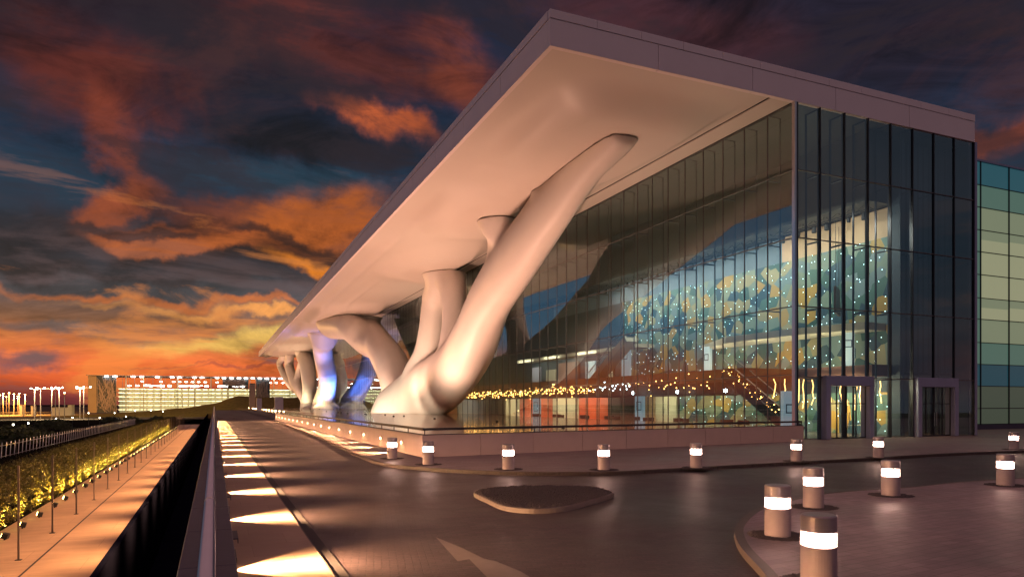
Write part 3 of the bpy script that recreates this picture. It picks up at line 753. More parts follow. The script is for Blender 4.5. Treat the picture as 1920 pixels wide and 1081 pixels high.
# pleated dark curtain behind the right hand bays
b = MB(); x = MX+.1; k = 0
while x < XE-.2:
    b.box(x, x+.30, GY+1.7+(.12 if k % 2 else 0), GY+1.9+(.12 if k % 2 else 0), 4.9, 22.2); x += .31; k += 1
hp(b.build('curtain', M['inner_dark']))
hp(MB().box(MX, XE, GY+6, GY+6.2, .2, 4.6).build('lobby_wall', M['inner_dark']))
hp(MB().box(MX+.6, XE, GY+1.5, GY+6, 4.5, 4.7).build('lobby_ceiling', M['bulkhead']))
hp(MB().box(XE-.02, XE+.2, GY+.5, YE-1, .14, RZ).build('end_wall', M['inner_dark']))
# white angled ledge and its balustrade on the upper floor
b = MB(); b.prism([(44.0, GY+2.0), (MX-.01, GY+2.0), (MX-.01, 58), (42.5, 50), (42.5, GY+8)], 8.0, 8.55)
hp(b.build('ceiling_ledge', M['cream']))
# ground floor back wall with coloured bays, upper floor bays
gf = [(62, 66, 'cream'), (66, 70, 'tan'), (70, 76, 'furn'), (76, 84, 'red'), (84, 92, 'cream'), (92, 104, 'red'), (104, 110, 'cream'), (110, 118, 'furn'), (118, 150, 'beige'), (150, 200, 'furn'), (200, 300, 'beige')]
for a, c, m_ in gf: hp(MB().box(MX-.2, MX, a, c-.1, .2, 3.34).build('wall_panel', M[m_]))
for a, c, z1, m_ in ((75, 78, 7.6, 'cream'), (79.5, 82, 8.2, 'white_panel'), (84, 90, 8.4, 'slab_edge'), (91, 94, 7.6, 'cream'), (96, 99, 8.2, 'box')):
    hp(MB().box(MX-.25, MX-.01, a, c, 5.45, z1).build('wall_panel', M[m_]))
hp(MB().box(43.8, MX-.3, 66, 100, 8.9, 9.3).build('ceiling_ledge', M['cream']))
# tall pale display boards with a small blue frame mark
def board(x, y, z0, z1, w, label):
    o = empty('display_board', (x, y, z0)); tag(o, label, 'display board')
    MB().box(-.15, .15, -w/2, w/2, 0, z1-z0).build('board_panel', M['white_panel'], o)
    q = MB(); zc = (z1-z0)*.62; s_ = w*.28
    for a in (-1, 1): q.box(-.165, -.151, a*s_-.04, a*s_+.04, zc-s_, zc+s_).box(-.165, -.151, -s_-.04, s_+.04, zc+a*s_-.04, zc+a*s_+.04)
    q.build('frame_mark', M['screen_frame'], o); return o
board(45.0, 70.5, 5.42, 10.2, 1.9, 'tall pale blue board on the upper floor left of the mosaic wall')
board(45.0, 55.6, 5.42, 8.2, 1.0, 'narrow white board in front of the upper mosaic wall beside the stairs')
board(42.0, 63.0, .2, 3.6, 1.5, 'pale blue ground floor board left of the yellow mosaic bays')
board(42.5, 90.0, .2, 3.3, 2.2, 'wide pale board on the ground floor between the red bays')
o = board(38.0, 0, .2, 3.4, 1.0, 'white board with a blue square mark just inside the glass left of the doors'); o.location = (36.5, GY+1.9, .2); o.rotation_euler = (0, 0, math.pi/2)
o = board(44.0, 0, 5.42, 8.2, .9, 'slim white board standing on the upper floor seen through the front glass'); o.location = (44.9, GY+4.2, 5.42); o.rotation_euler = (0, 0, R(40))

# lighting truss
tr = empty('lighting_truss', (0, 0, 0)); tag(tr, 'long dark truss with spotlights hanging above the mosaic wall', 'lighting truss')
TX, TZ2 = 44.6, 16.9
b = MB()
for dx_, dz_ in ((-.25, 0), (.25, 0), (0, .45)): b.tube([(TX+dx_, GY+1.9, TZ2+dz_), (TX+dx_, 92, TZ2+dz_)], .04, 6)
y = GY+1.9
while y < 92:
    b.bar((TX-.25, y, TZ2), (TX, y+.6, TZ2+.45), .03); b.bar((TX+.25, y, TZ2), (TX, y+.6, TZ2+.45), .03); b.bar((TX, y+.6, TZ2+.45), (TX-.25, y+1.2, TZ2), .03); y += 1.2
b.build('truss_frame', M['black'], tr)
for i in range(26):
    y = GY+2.6+i*1.55+random.uniform(-.3, .3); s_ = random.uniform(.8, 1.3)
    MB().lathe([(0, .0), (.14*s_, 0), (.17*s_, -.1), (.17*s_, -.42*s_), (.12*s_, -.46*s_), (0, -.46*s_)], 10, (TX+random.uniform(-.2, .2), y, TZ2-.12)).build('spotlight', M['black'], tr)

# escalator near the glass corner
def stair(name, A, B, width, label, m1, m2):
    o = empty(name, (0, 0, 0)); tag(o, label, 'escalator'); A = Vector(A); B = Vector(B)
    MB().bar(A, B, width, .75, (0, 0, 1)).build('truss_body', m1, o)
    st = MB(); n_ = 22
    for i in range(n_):
        p = A.lerp(B, (i+.5)/n_)+Vector((0, 0, .42)); st.box(p.x-width*.36, p.x+width*.36, p.y-.16, p.y+.16, p.z-.1, p.z+.08)
    st.build('steps', M['black'], o)
    for s_ in (-1, 1):
        off = Vector((s_*width/2, 0, 1.25)); MB().bar(A+off, B+off, .07, .07).build('handrail', m2, o)
        d_ = Vector((0, 0, .45)); off2 = Vector((s_*width/2, 0, 0))
        q = MB(); q.quad(A+off2+d_, B+off2+d_, B+off, A+off); q.build('side_glass', M['glass_clear'], o, bevel=-1)
    return o
stair('escalator', (38.9, 45.4, 5.0), (38.9, 38.2, .5), 1.3, 'escalator coming down inside the glass corner beside the doors', M['inner_dark'], M['steel'])
stair('escalator', (41.5, 64.0, 5.0+4.6), (41.5, 72.0, 5.0), 1.4, 'escalator rising from the upper floor left of the mosaic wall', M['cream'], M['steel'])

# string lights along the mezzanine edge
def garland(y0, y1, n_, zc, dz_, x, m_, label, r=(.035, .07), drop=None):
    o = empty('string_lights', (x, (y0+y1)/2, zc)); tag(o, label, 'string lights', 'string lights along the upper floor edge')
    bb = MB(); pts = []
    for i in range(n_):
        t_ = (i+random.random())/n_; y_ = y0+(y1-y0)*t_; zz_ = (drop or 0)*t_+random.gauss(0, dz_); xx = random.uniform(-.5, .5); rr = random.uniform(*r)
        bb.lathe([(0, -rr), (rr*.87, -rr*.5), (rr*.87, rr*.5), (0, rr)], 6, (xx, y_-(y0+y1)/2, zz_)); pts.append((xx, y_-(y0+y1)/2, zz_+.02))
    bb.build('bulbs', m_, o); MB().tube(pts[::4], .008, 4).build('wire', M['black'], o); return o
garland(104, 132, 190, 3.9, .16, 37.4, M['bulb'], 'dense orange bulbs farthest along the upper floor edge', (.05, .09))
garland(82, 104, 150, 3.9, .26, 37.6, M['bulb'], 'orange string lights beside the red ground floor bays', (.045, .085))
garland(66, 82, 120, 4.1, .32, 37.8, M['bulb'], 'thick tangle of orange bulbs left of the yellow mosaic bays', (.04, .075))
garland(58, 66, 24, 4.2, .26, 37.8, M['bulb_white'], 'mixed white bulbs above the pale ground floor board', (.04, .065))
garland(46, 58, 34, 4.2, .34, 37.8, M['bulb'], 'sparse orange bulbs above the yellow mosaic bays', (.03, .06))
garland(45, 38.8, 34, 5.4, .22, 38.0, M['bulb'], 'small orange bulbs following the escalator down at the corner', (.025, .05), drop=-3.6)
for k, y_ in enumerate((58.8, 51.6, 45.2)):
    o = MB().lathe([(0, -.16), (.14, -.08), (.14, .08), (0, .16)], 10).build('globe_lamp', M['bulb_white'], loc=(38.4, y_, 3.6))
    tag(o, ['bright white globe lamp above the leftmost yellow mosaic bay', 'bright white globe lamp over the middle of the mosaic bays', 'bright white globe lamp nearest the escalator'][k], 'lamp')
# low chairs and tables behind the glass
def lounge_seat(x, y, rz, label):
    o = empty('lounge_chair', (x, y, .19), rz); tag(o, label, 'chair', 'lounge chairs behind the side glass')
    MB().prism([(-.5, -.5), (.5, -.5), (.5, .35), (-.5, .35)], .18, .48).build('seat', M['furn'], o, bevel=.08)
    b = MB(); pr = []
    for k in range(9):
        a = math.pi*k/8; pr.append((.55*math.cos(a), .2+.45*math.sin(a)))
    b.strip([Vector((*p, 0)) for p in pr], .1, .2, 1.05, 1); b.build('backrest', M['furn'], o, smooth=False, bevel=.03)
    for sx in (-.4, .4):
        for sy in (-.4, .4): MB().box(sx-.025, sx+.025, sy-.025, sy+.025, 0, .18).build('leg', M['black'], o)
    return o
for k in range(14):
    lounge_seat(37.6+(k % 2)*1.2, 42.5+k*3.1, random.uniform(0, 6.28), ordinal(k)+' lounge chair from the escalator along the side glass')

# lights inside
IW = (1.0, .80, .50)
for k, y_ in enumerate((39.5, 47, 55, 63, 71)):
    area('wall_washer', (41.5, y_, 16.2), (MX, y_, 9.5), 480, (1, .93, .78), 5.5, .6)
    if k < 4: area('low_washer', (43.2, y_, 3.9 if k == 0 else 3.25), (MX, y_, 1.6), 460 if k == 0 else 190, (1, .84, .50), 4.5, .4)
    spot('wall_spot', (42.5, y_+2, 15.4), (MX, y_+2, 15.9), 70 if k < 2 else 25, (1, .75, .45), R(60), .6, .2)
for y_ in (40, 46, 53): area('ledge_washer', (43.0, y_, 5.7), (44.6, y_, 8.2), 160, IW, 3.5, .3)
for y_ in (80, 88, 98, 108): area('bay_washer', (43.2, y_, 3.2), (MX, y_, 1.5), 240, (1, .72, .42), 6, .4)
for y_ in (78, 88, 97): area('upper_bay_washer', (43.0, y_, 8.8), (MX, y_, 6.6), 160, (1, .85, .62), 5, .4)
for y_ in (130, 165): area('far_washer', (42, y_, 3.2), (MX, y_, 1.5), 200, (.8, .85, 1), 8, .4)
area('lobby_panel', (49.8, GY+3.4, 4.4), (49.8, GY+3.8, 0), 110, (1, .6, .3), 2.5, .3)
# thin vertical gold tubes above the doors
o = empty('light_tubes'); tag(o, 'slim crooked gold light tubes hanging behind the glass between the doors', 'light installation')
GLD = emis('gold_tube', (1.0, .52, .14), 4.2)
for k in range(13):
    x = 35.7+k*.86+random.uniform(-.2, .2); yb = GY+1.9+random.uniform(0, .6); zt = 4.25; zb = random.uniform(1.9, 3.0); q = []
    for s_ in range(5): q.append((x+random.uniform(-.09, .09)+s_*.03*random.choice((-1, 1)), yb, zt+(zb-zt)*s_/4))
    MB().tube(q, .035, 6).build('light_tube', GLD, o)
for k in range(3):
    t = empty('reception_table', (43.6+k*1.7, GY+2.6+k*.4, .19)); tag(t, ordinal(k)+' small pale topped table from the left behind the glass between the doors', 'table')
    MB().lathe([(0, .72), (.45, .72), (.45, .76), (0, .76)], 20).build('tabletop', M['cream'], t); MB().lathe([(0, 0), (.25, 0), (.25, .03), (.03, .05), (.03, .72), (0, .72)], 14).build('leg', M['steel'], t)
screen = empty('hanging_screen', (44.2, GY+4.6, 10.4)); tag(screen, 'dark rectangular screen hanging in front of the mosaic wall', 'screen')
screen.rotation_euler = (0, 0, R(35))
MB().box(-1.4, 1.4, -.08, .08, -1.0, 1.0).build('panel', M['furn'], screen); MB().bar((-1, 0, 1), (-1, 0, 6), .03).bar((1, 0, 1), (1, 0, 6), .03).build('cable', M['black'], screen)

# ------------------------------------------------------------------ giant branching columns
# each limb: (u, v, x, half width in photo pixels); the last flag says it ends at the soffit
def limb_pt(u, v, x, hw):
    p, d = on_x(u, v, x); return (p.x, p.y, p.z, hw*d/FPX)
def cap_pt(x, y, r): return [(x, y, RZ-.2, r), (x, y, RZ-1.0, r*.93), ]
def tree(name, limbs, label, voxel=.36, smooth=18, kz=1.0, kx=1.0, grow=1.0):
    bm = bmesh.new()
    def ball(c, r, seg=20):
        bmesh.ops.create_icosphere(bm, subdivisions=3, radius=r, matrix=Matrix.Translation(c))
    for li_, L_ in enumerate(limbs):
        main = li_ == 0
        # catmull-rom through the points, dense spheres joined as frusta
        P = [Vector(p[:3]) for p in L_]; Rr = [p[3]*(grow if not main else 1.05) for p in L_]; q = []
        for i in range(len(P)-1):
            p0, p1, p2, p3 = P[max(0, i-1)], P[i], P[i+1], P[min(len(P)-1, i+2)]
            r0, r1, r2, r3 = Rr[max(0, i-1)], Rr[i], Rr[i+1], Rr[min(len(P)-1, i+2)]
            n_ = max(2, int((p2-p1).length/(.35*min(r1, r2)+.3)))
            for k in range(n_):
                t_ = k/n_; t2 = t_*t_; t3 = t2*t_
                h = lambda a, b_, c, d: .5*((2*b_)+(-a+c)*t_+(2*a-5*b_+4*c-d)*t2+(-a+3*b_-3*c+d)*t3)
                q.append((Vector((h(p0.x, p1.x, p2.x, p3.x), h(p0.y, p1.y, p2.y, p3.y), h(p0.z, p1.z, p2.z, p3.z))), max(.2, h(r0, r1, r2, r3))))
        q.append((P[-1], Rr[-1]))
        prev = None; seg = 28
        for i, (p, r) in enumerate(q):
            a = q[max(0, i-1)][0]; c = q[min(len(q)-1, i+1)][0]; d = (c-a).normalized()
            upv = Vector((1, 0, 0)); sx = d.cross(upv).normalized(); sy = sx.cross(d).normalized()
            slope = abs(d.z); e = max(0.0, 1-slope/.75) if main else 0.0
            a_, c_ = 1+(kz-1)*e, 1+(kx-1)*e
            ring = [bm.verts.new(p+sx*r*a_*math.cos(2*math.pi*k/seg)+sy*r*c_*math.sin(2*math.pi*k/seg)) for k in range(seg)]
            if prev:
                for k in range(seg): bm.faces.new([prev[k], prev[(k+1) % seg], ring[(k+1) % seg], ring[k]])
            else: bm.faces.new(ring[::-1])
            prev = ring
        bm.faces.new(prev)
        for i in (0, len(q)-1):
            ball(q[i][0], q[i][1]*.85)
    bmesh.ops.recalc_face_normals(bm, faces=bm.faces[:])
    me = bpy.data.meshes.new(name); bm.to_mesh(me); bm.free()
    o = bpy.data.objects.new(name, me); COL.objects.link(o)
    rm = o.modifiers.new('r', 'REMESH'); rm.mode = 'VOXEL'; rm.voxel_size = voxel
    sm = o.modifiers.new('s', 'SMOOTH'); sm.factor = .5; sm.iterations = smooth
    sb = o.modifiers.new('d', 'SUBSURF'); sb.levels = 1; sb.render_levels = 1
    dg = bpy.context.evaluated_depsgraph_get(); dg.update()
    me2 = bpy.data.meshes.new_from_object(o.evaluated_get(dg))
    bpy.data.objects.remove(o)
    bm = bmesh.new(); bm.from_mesh(me2)
    def cut(co, no):
        g = bm.verts[:]+bm.edges[:]+bm.faces[:]
        r_ = bmesh.ops.bisect_plane(bm, geom=g, plane_co=co, plane_no=no, clear_outer=True)
        ed = [e for e in r_['geom_cut'] if isinstance(e, bmesh.types.BMEdge)]
        try: bmesh.ops.holes_fill(bm, edges=ed, sides=0)
        except Exception: pass
    cut((0, 0, RZ+.11-BULGE-.09), (0, 0, 1))
    cut((GX-.10, 0, 0), (1, 0, 0))
    cut((0, 0, TZ+.001), (0, 0, -1))
    me3 = bpy.data.meshes.new(name); bm.to_mesh(me3); bm.free()
    for p in me3.polygons: p.use_smooth = len(p.vertices) < 8
    me3.materials.append(M['white'])
    o = bpy.data.objects.new(name, me3); COL.objects.link(o)
    tag(o, label, 'column', 'giant branching columns under the roof'); return o
CZ = RZ+.11-BULGE
def cap(x, y, r, down=1.5, dxy=(0, 0)):
    return [(x, y, CZ+.6, r*1.12), (x, y, CZ-.05, r*1.05), (x+dxy[0]*.5, y+dxy[1]*.5, CZ-down*.5, r*.86)]
T1 = [
    # trunk and great limb sweeping up to the front corner
    [(30.4, 112.5, -.5, 6.6), (30.4, 111.5, 1.6, 5.6), limb_pt(793, 742, 30.4, 44), limb_pt(848, 700, 29.9, 41), limb_pt(888, 640, 29.2, 43), limb_pt(920, 560, 28.6, 39.5),
     limb_pt(973, 478, 28.0, 40), limb_pt(1028, 400, 27.5, 38), limb_pt(1068, 345, 27.2, 36), limb_pt(1097, 303, 27.0, 37), limb_pt(1122, 270, 26.9, 41), limb_pt(1146, 240, 26.8, 46), limb_pt(1170, 210, 26.7, 48)],
    [(32.4, 108, -.5, 4.6), (32.2, 107, 1.5, 4.0), (31.4, 105.5, 4.2, 3.6), limb_pt(840, 708, 30.4, 34)],
    [(28.6, 114.5, -.5, 4.6), (29.0, 113.5, 2.0, 4.2), limb_pt(775, 742, 30.2, 38)],
    # twin column
    cap(31.0, 97.0, 2.9)+[limb_pt(818, 560, 31, 24), limb_pt(811, 620, 31, 24), limb_pt(806, 665, 31, 28), limb_pt(795, 705, 30.8, 36), limb_pt(785, 738, 30.5, 36)],
    [(31.0, 96.2, CZ+.3, 2.2), limb_pt(849, 540, 31, 24), limb_pt(851, 580, 30.8, 21), limb_pt(848, 615, 30.4, 19), limb_pt(845, 668, 30, 24)],
    [(31.5, 104, CZ+.5, 1.6), (31.4, 103, CZ-.8, 1.2), limb_pt(806, 556, 31.1, 15), limb_pt(812, 590, 31, 16)],
    # short limb behind the great one
    cap(27.2, 66.6, 2.1)+[limb_pt(938, 440, 27.8, 24), limb_pt(938, 490, 28.6, 24), limb_pt(925, 545, 28.8, 26)],
    [(27.0, 55.6, CZ+.6, 1.3), (27.2, 56.2, CZ-.4, 1.0), limb_pt(1012, 372, 27.7, 16), limb_pt(985, 440, 28, 24)],
    # far limb leaning away
    cap(31.2, 151.5, 2.5)+[limb_pt(696, 615, 31.1, 18), limb_pt(713, 648, 31, 25), limb_pt(730, 675, 31, 29), limb_pt(742, 702, 31, 30), limb_pt(752, 730, 30.8, 33), limb_pt(765, 752, 30.5, 38)],
    [(25.0, 164, CZ+.5, 3.4), (25.2, 162.5, CZ-.6, 3.1), limb_pt(657, 612, 26.6, 24), limb_pt(686, 638, 29.4, 24), limb_pt(712, 655, 30.8, 21)],
]
tree('giant_branching_column', T1, 'nearest white tree shaped column whose great limb leans towards the roof corner', kz=1.5, kx=.92, grow=1.12)
T2 = [
    cap(27.0, 191, 3.9, 3)+[limb_pt(604, 645, 27.6, 18), limb_pt(607, 671, 28.6, 16.5), limb_pt(613, 700, 29.6, 16.5), limb_pt(614, 718, 30.2, 15.5), limb_pt(611, 738, 30.8, 17), limb_pt(608, 757, 31.2, 21), (31.3, 217, -.5, 4.6)],
]
tree('giant_branching_column', T2, 'middle white column of the far group washed with blue light', .30, 6)
T3 = [
    cap(30.3, 262, 3.4, 3)+[limb_pt(576, 684, 30.2, 14), limb_pt(580, 715, 30, 13), limb_pt(580, 740, 30, 12), limb_pt(577, 757, 30, 13), (30, 246, -.5, 3)],
    cap(26.9, 281, 1.9)+[limb_pt(542, 684, 27, 8.5), limb_pt(548, 704, 27.6, 9), limb_pt(557, 724, 28.6, 10.5), limb_pt(568, 742, 29.6, 9), limb_pt(576, 757, 30, 10)],
    cap(24.5, 285, 1.4)+[limb_pt(524, 681, 24.8, 5.6), limb_pt(531, 698, 25.8, 6.5), limb_pt(541, 715, 27, 7.5), limb_pt(553, 730, 28.2, 7)],
    [limb_pt(571, 668, 29.9, 8), limb_pt(562, 690, 29.4, 6), limb_pt(558, 710, 28.9, 6.5), limb_pt(560, 728, 28.9, 8)],
]
tree('giant_branching_column', T3, 'farthest white column at the end of the roof with looping slender limbs', .30, 4)

# uplights on the terrace
UP = (1.0, .53, .36)
def uplight(x, y, target, power, color, half, label, m_='lamp_white', blend=.6):
    o = empty('uplight', (x, y, TZ)); tag(o, label, 'floodlight', 'uplights set on the terrace floor')
    MB().lathe([(0, 0), (.10, 0), (.11, .02), (.11, .08), (.09, .1), (.08, .1), (.08, .07)], 16).build('housing', M['black'], o)
    MB().lathe([(0, .08), (.079, .08)], 16).build('lens', M[m_], o)
    spot('uplight_beam', (x, y, TZ+.25), target, power, color, half, blend, .12)
    return o
ups = [(20.0, 38.5), (21.0, 52), (20.0, 66), (19.5, 81), (19.5, 97), (19.5, 118), (20, 138), (20, 158), (20, 180), (20, 204), (20, 230), (20, 256), (20, 284)]
for k, (x, y) in enumerate(ups):
    uplight(x, y, (25.5, y+2, RZ), (1900, 7000)[k] if k < 2 else 9600, UP, R(62), ordinal(k)+' uplight from the near end of the row behind the parapet')
# bright floods round the column feet
fl = [(19.5, 98, (29, 108, 4.0), 3600), (19.0, 109, (29, 111, 4), 3000), (21.0, 92, (29.5, 104, 5), 1500), (21, 82, (28.5, 84, 11), 1500), (19.5, 121, (29.5, 122, 6), 2600)]
for k, (x, y, t_, p_) in enumerate(fl):
    uplight(x, y, t_, p_, (1, .80, .56), R(55), ordinal(k)+' bright flood at the foot of the nearest branching column')
for k, (x, y, t_, c_, p_) in enumerate([(26, 211, (29, 217, 8), (1, .72, .35), 3000), (28, 207, (31, 215, 8), (1, .75, .4), 2500), (24, 222, (28, 220, 8), (1, .8, .5), 2000), (33.2, 203, (29.5, 209, 12), (.10, .22, 1), 12000), (31, 200, (28, 205, 14), (.12, .25, 1), 7000),
                                       (24, 243, (29, 247, 9), (1, .82, .5), 3500), (25, 252, (29, 252, 12), (1, .8, .5), 3500), (33, 175, (34, 192, 16), (.12, .25, 1), 12000)]):
    uplight(x, y, t_, p_, c_, R(50), ['warm floodlight left of the foot of the blue lit column', 'warm floodlight in front of the foot of the blue lit column', 'warm floodlight beyond the blue lit column on its parapet side', 'blue floodlight beside the glass before the blue lit column', 'blue floodlight in front of the blue lit column, away from the glass', 'warm floodlight left of the farthest column foot', 'warm floodlight beyond the farthest column foot', 'blue floodlight beside the glass midway to the blue lit column'][k], 'lamp_white')

# ------------------------------------------------------------------ annex with backlit panes
ax = empty('glass_annex', (60, 42.6, 0)); tag(ax, 'lower annex of backlit yellow and teal glass panes right of the hall', 'building')
AY = 42.6
zs = [on_y(1828, v, AY).z for v in (807, 765, 723, 682, 641, 597, 557, 513, 470, 428.7, 386, 344, 300)]
zs[0] = .6
xs_ = [54.0, 58.2, 62.2, 66.4, 70.6, 74.8, 79.0, 83.2]
rowm = ['olive_pane', 'olive_pane', 'dark_pane', 'green_pane', 'yellow_pane', 'yellow_pane', 'yellow_pane', 'yellow_pane', 'yellow_pane', 'yellow_pane', 'green_pane', 'teal_pane']
inv_ax = Matrix.Translation((-60, -42.6, 0))
def ap(o): o.parent = ax; o.matrix_parent_inverse = inv_ax; return o
ap(MB().box(54, 83.2, AY+.3, AY+14, .12, zs[-1]-.1).build('core', M['inner_dark']))
ap(MB().box(54, 83.3, AY+.02, AY+.4, .12, .58).build('plinth', M['walltop']))
for i in range(len(xs_)-1):
    for j in range(12):
        m_ = rowm[j]
        if i == 2 and m_ == 'yellow_pane': m_ = 'green_pane'
        if m_ == 'yellow_pane' and j in (4, 9): m_ = 'yellow_pane_dim'
        ap(MB().box(xs_[i]+.05, xs_[i+1]-.05, AY+.1, AY+.14, zs[j]+.04, zs[j+1]-.04).build('glass_pane', M[m_]))
        if m_.startswith('yellow') and j in (5, 8): ap(MB().box(xs_[i]+.06, xs_[i+1]-.06, AY+.085, AY+.098, zs[j]+(zs[j+1]-zs[j])*random.uniform(.45, .7), zs[j+1]-.05).build('dim_glow_panel', M['yellow_pane_dim' if m_ == 'yellow_pane' else 'green_pane']))  # dimmer glowing panel added to break up the even pane glow
for x in xs_: ap(MB().box(x-.045, x+.045, AY, AY+.16, .5, zs[-1]).build('mullion', M['mullion_dark']))
for z in zs[1:-1]: ap(MB().box(54, 83.2, AY+.03, AY+.15, z-.035, z+.035).build('transom', M['mullion_dark']))
ap(MB().box(54, 83.3, AY-.05, AY+.5, zs[-1], zs[-1]+.16).build('roof_edge', M['portal']))

# ------------------------------------------------------------------ bollards
def make_bollard():
    r = .225; H = .92
    o = empty('bollard_light')
    MB().lathe([(0, 0), (r, 0), (r, .50), (r-.015, .505), (0, .505)], 40).build('post', M['bollard'], o, smooth=False)
    MB().lathe([(0, .506), (r-.03, .506), (r-.03, .706), (0, .706)], 40).build('lamp', M['lamp_pink'], o)
    b = MB()
    for k in range(8):
        z = .512+k*.0265; b.lathe([(r-.028, z), (r+.004, z), (r+.004, z+.006), (r-.028, z+.006)], 40)
    b.build('louvre', M['fin'], o)
    MB().lathe([(0, .708), (r, .708), (r, H-.02), (r-.02, H), (0, H)], 40).build('cap', M['bollard_cap'], o)
    return o
bol = make_bollard()
def gravel_disc(x, y, z, k):
    b = MB(); b.lathe([(.225, z+.004), (.52, z+.004)], 36)
    for _ in range(420 if k < 5 else 160):
        a = random.uniform(0, 6.28); rr = random.uniform(.24, .54); pebble(b, rr*math.cos(a), rr*math.sin(a), z+.004, random.uniform(.012, .024))
    return b
BL = [(1535, 1093, 'near pink grey bollard light at the bottom of the plaza, largest of all'),
      (1458, 1003, 'bollard light standing beside the curved plaza kerb'),
      (1525, 950, 'bollard light on the plaza behind the two largest ones'),
      (1670, 928, 'bollard light in the middle of the plaza edge'),
      (1885, 909, 'bollard light on the plaza at the right edge of the view'),
      (803, 870, 'bollard light in front of the terrace corner'),
      (953, 879, 'bollard light on the pavement behind the left half of the traffic island'),
      (1132, 880, 'bollard light on the pavement behind the right tip of the traffic island'),
      (1305, 876, 'bollard light on the pavement before the right half of the parapet'),
      (1493, 864, 'bollard light on the pavement below the glass corner'),
      (1647, 857, 'bollard light on the pavement between the two door portals'),
      (1901, 842, 'bollard light on the pavement near the glass annex'),
      (735, 859, 'bollard light beside the side parapet left of the terrace corner'),
      (509, 781, 'tiny distant bollard light at the far end of the side parapet')]
for k, (u, v, lab) in enumerate(BL):
    p = on_z(u, v, .12); o = bol if k == 0 else copy_tree(bol); o.location = p
    tag(o, lab, 'bollard', 'cylindrical bollard lights'); o.rotation_euler = (0, 0, random.uniform(0, 6))
    if k < 12:
        g = gravel_disc(p.x, p.y, .0, k).build('gravel_ring', M['gravel'], o)
        tag(g, kind='stuff')
    point('bollard_glow', (p.x, p.y, .12+.60), 0.01, (1, .7, .5), .1)

# ------------------------------------------------------------------ left side: hedge, floods, posts, fence
def hedge_mesh(seed):
    rnd = random.Random(seed); b = MB()
    for _ in range(6500):
        y = rnd.uniform(-1.25, 1.25); x = rnd.gauss(0, .55); z = rnd.uniform(0.02, 1)**.85*1.78
        x = max(-1.2, min(1.2, x))
        top = 1.72+.12*math.sin(y*3+seed)+.1*math.cos(y*7)
        if z > top-abs(x)*.25: z = top-abs(x)*.25-rnd.random()*.25
        if rnd.random() < .55:   # outer face towards the path
            x = .95+rnd.gauss(0, .10)+.20*math.sin(y*5.4+seed)+.1*math.sin(z*7+y*3)-.12*z
        s = rnd.uniform(.025, .055)
        d1 = Vector((rnd.gauss(0, 1), rnd.gauss(0, 1), rnd.gauss(.3, 1))).normalized(); d2 = d1.cross(Vector((rnd.gauss(0, 1), rnd.gauss(0, 1), rnd.gauss(0, 1)))).normalized()
        c = Vector((x, y, z)); b.quad(c-d1*s, c+d2*s*.45, c+d1*s, c-d2*s*.45)
    me = bpy.data.meshes.new('foliage'); b.bm.to_mesh(me); b.bm.free(); me.materials.append(M['leaf'])
    c = MB(); 
    for _ in range(26):
        y = rnd.uniform(-1.2, 1.2); x = rnd.uniform(-.7, .95); c.tube([(x, y, 0), (x+rnd.uniform(-.1, .1), y+rnd.uniform(-.15, .15), .8), (x+rnd.uniform(-.2, .1), y+rnd.uniform(-.3, .3), 1.5)], .012, 4)
    return me, c
HM = [hedge_mesh(s) for s in (1, 2, 3)]
HS = []
for me, c in HM:
    cm = bpy.data.meshes.new('stems'); c.bm.to_mesh(cm); c.bm.free(); cm.materials.append(M['twig']); HS.append((me, cm))
for k in range(56):
    y = 9.5+k*2.3
    me, cm = HS[k % 3]
    o = empty('hedge_shrub', (-7.35, y, LOWZ+.02), math.pi*0)
    tag(o, ordinal(k)+' shrub of the floodlit hedge counted from the camera', 'hedge', 'clipped shrubs of the floodlit hedge')
    o.scale = (1, 1.03, random.uniform(.94, 1.04))
    f = bpy.data.objects.new('foliage', me); COL.objects.link(f); f.parent = o
    f = bpy.data.objects.new('stems', cm); COL.objects.link(f); f.parent = o
tag(MB().box(-10.5, -6.21, -6, 150, -4, LOWZ+.015).build('hedge_bed', M['soil']), kind='structure')
tag(MB().box(-5.0, -2.66, -6, 150, LOWZ, LOWZ+.004).build('path_strip', M['lowpath']), kind='structure')
tag(MB().box(-4.19, -4.14, -6, 150, LOWZ+.004, LOWZ+.008).build('path_joint', M['joint']), kind='structure')
# floodlight
fd = empty('hedge_floodlight')
MB().box(-.09, .07, -.11, .11, .05, .20).build('housing', M['black'], fd, bevel=.01)
MB().box(-.096, -.091, -.09, .09, .065, .185).build('lens', M['lamp_yellow'], fd)
MB().box(-.02, .02, -.02, .02, 0, .05).build('bracket', M['black'], fd)
for k in range(50):
    y = 10.5+k*2.3 + (.25 if k % 3 == 0 else 0)
    o = fd if k == 0 else copy_tree(fd); o.location = (-5.66, y, LOWZ+.02); o.rotation_euler = (0, R(18), random.uniform(-.25, .25))
    tag(o, ordinal(k)+' small black floodlight under the hedge counted from the camera', 'floodlight', 'small floodlights along the hedge foot')
    if k < 46:
        spot('hedge_beam', (-5.78, y, LOWZ+.16), (-6.55, y, LOWZ+.6), 1300+ (900 if k > 8 else 0), (1, .60, .09), R(46), 1.0, .04)
ps = empty('slim_post')
MB().box(-.022, .022, -.022, .022, 0, 2.42).build('shaft', M['post'], ps); MB().box(-.07, .07, -.07, .07, 0, .012).build('base_plate', M['black'], ps)
for k in range(28):
    o = ps if k == 0 else copy_tree(ps); o.location = (-4.62, 17.3+k*4.05, LOWZ+.004); o.rotation_euler = (0, 0, 0)
    tag(o, ordinal(k)+' slim metal post from the camera in the row beside the hedge', 'post', 'slim posts beside the lower path')
fe = empty('slatted_fence', (-12, 30, -1.05)); tag(fe, 'low fence of leaning pale slats behind the hedge', 'fence')
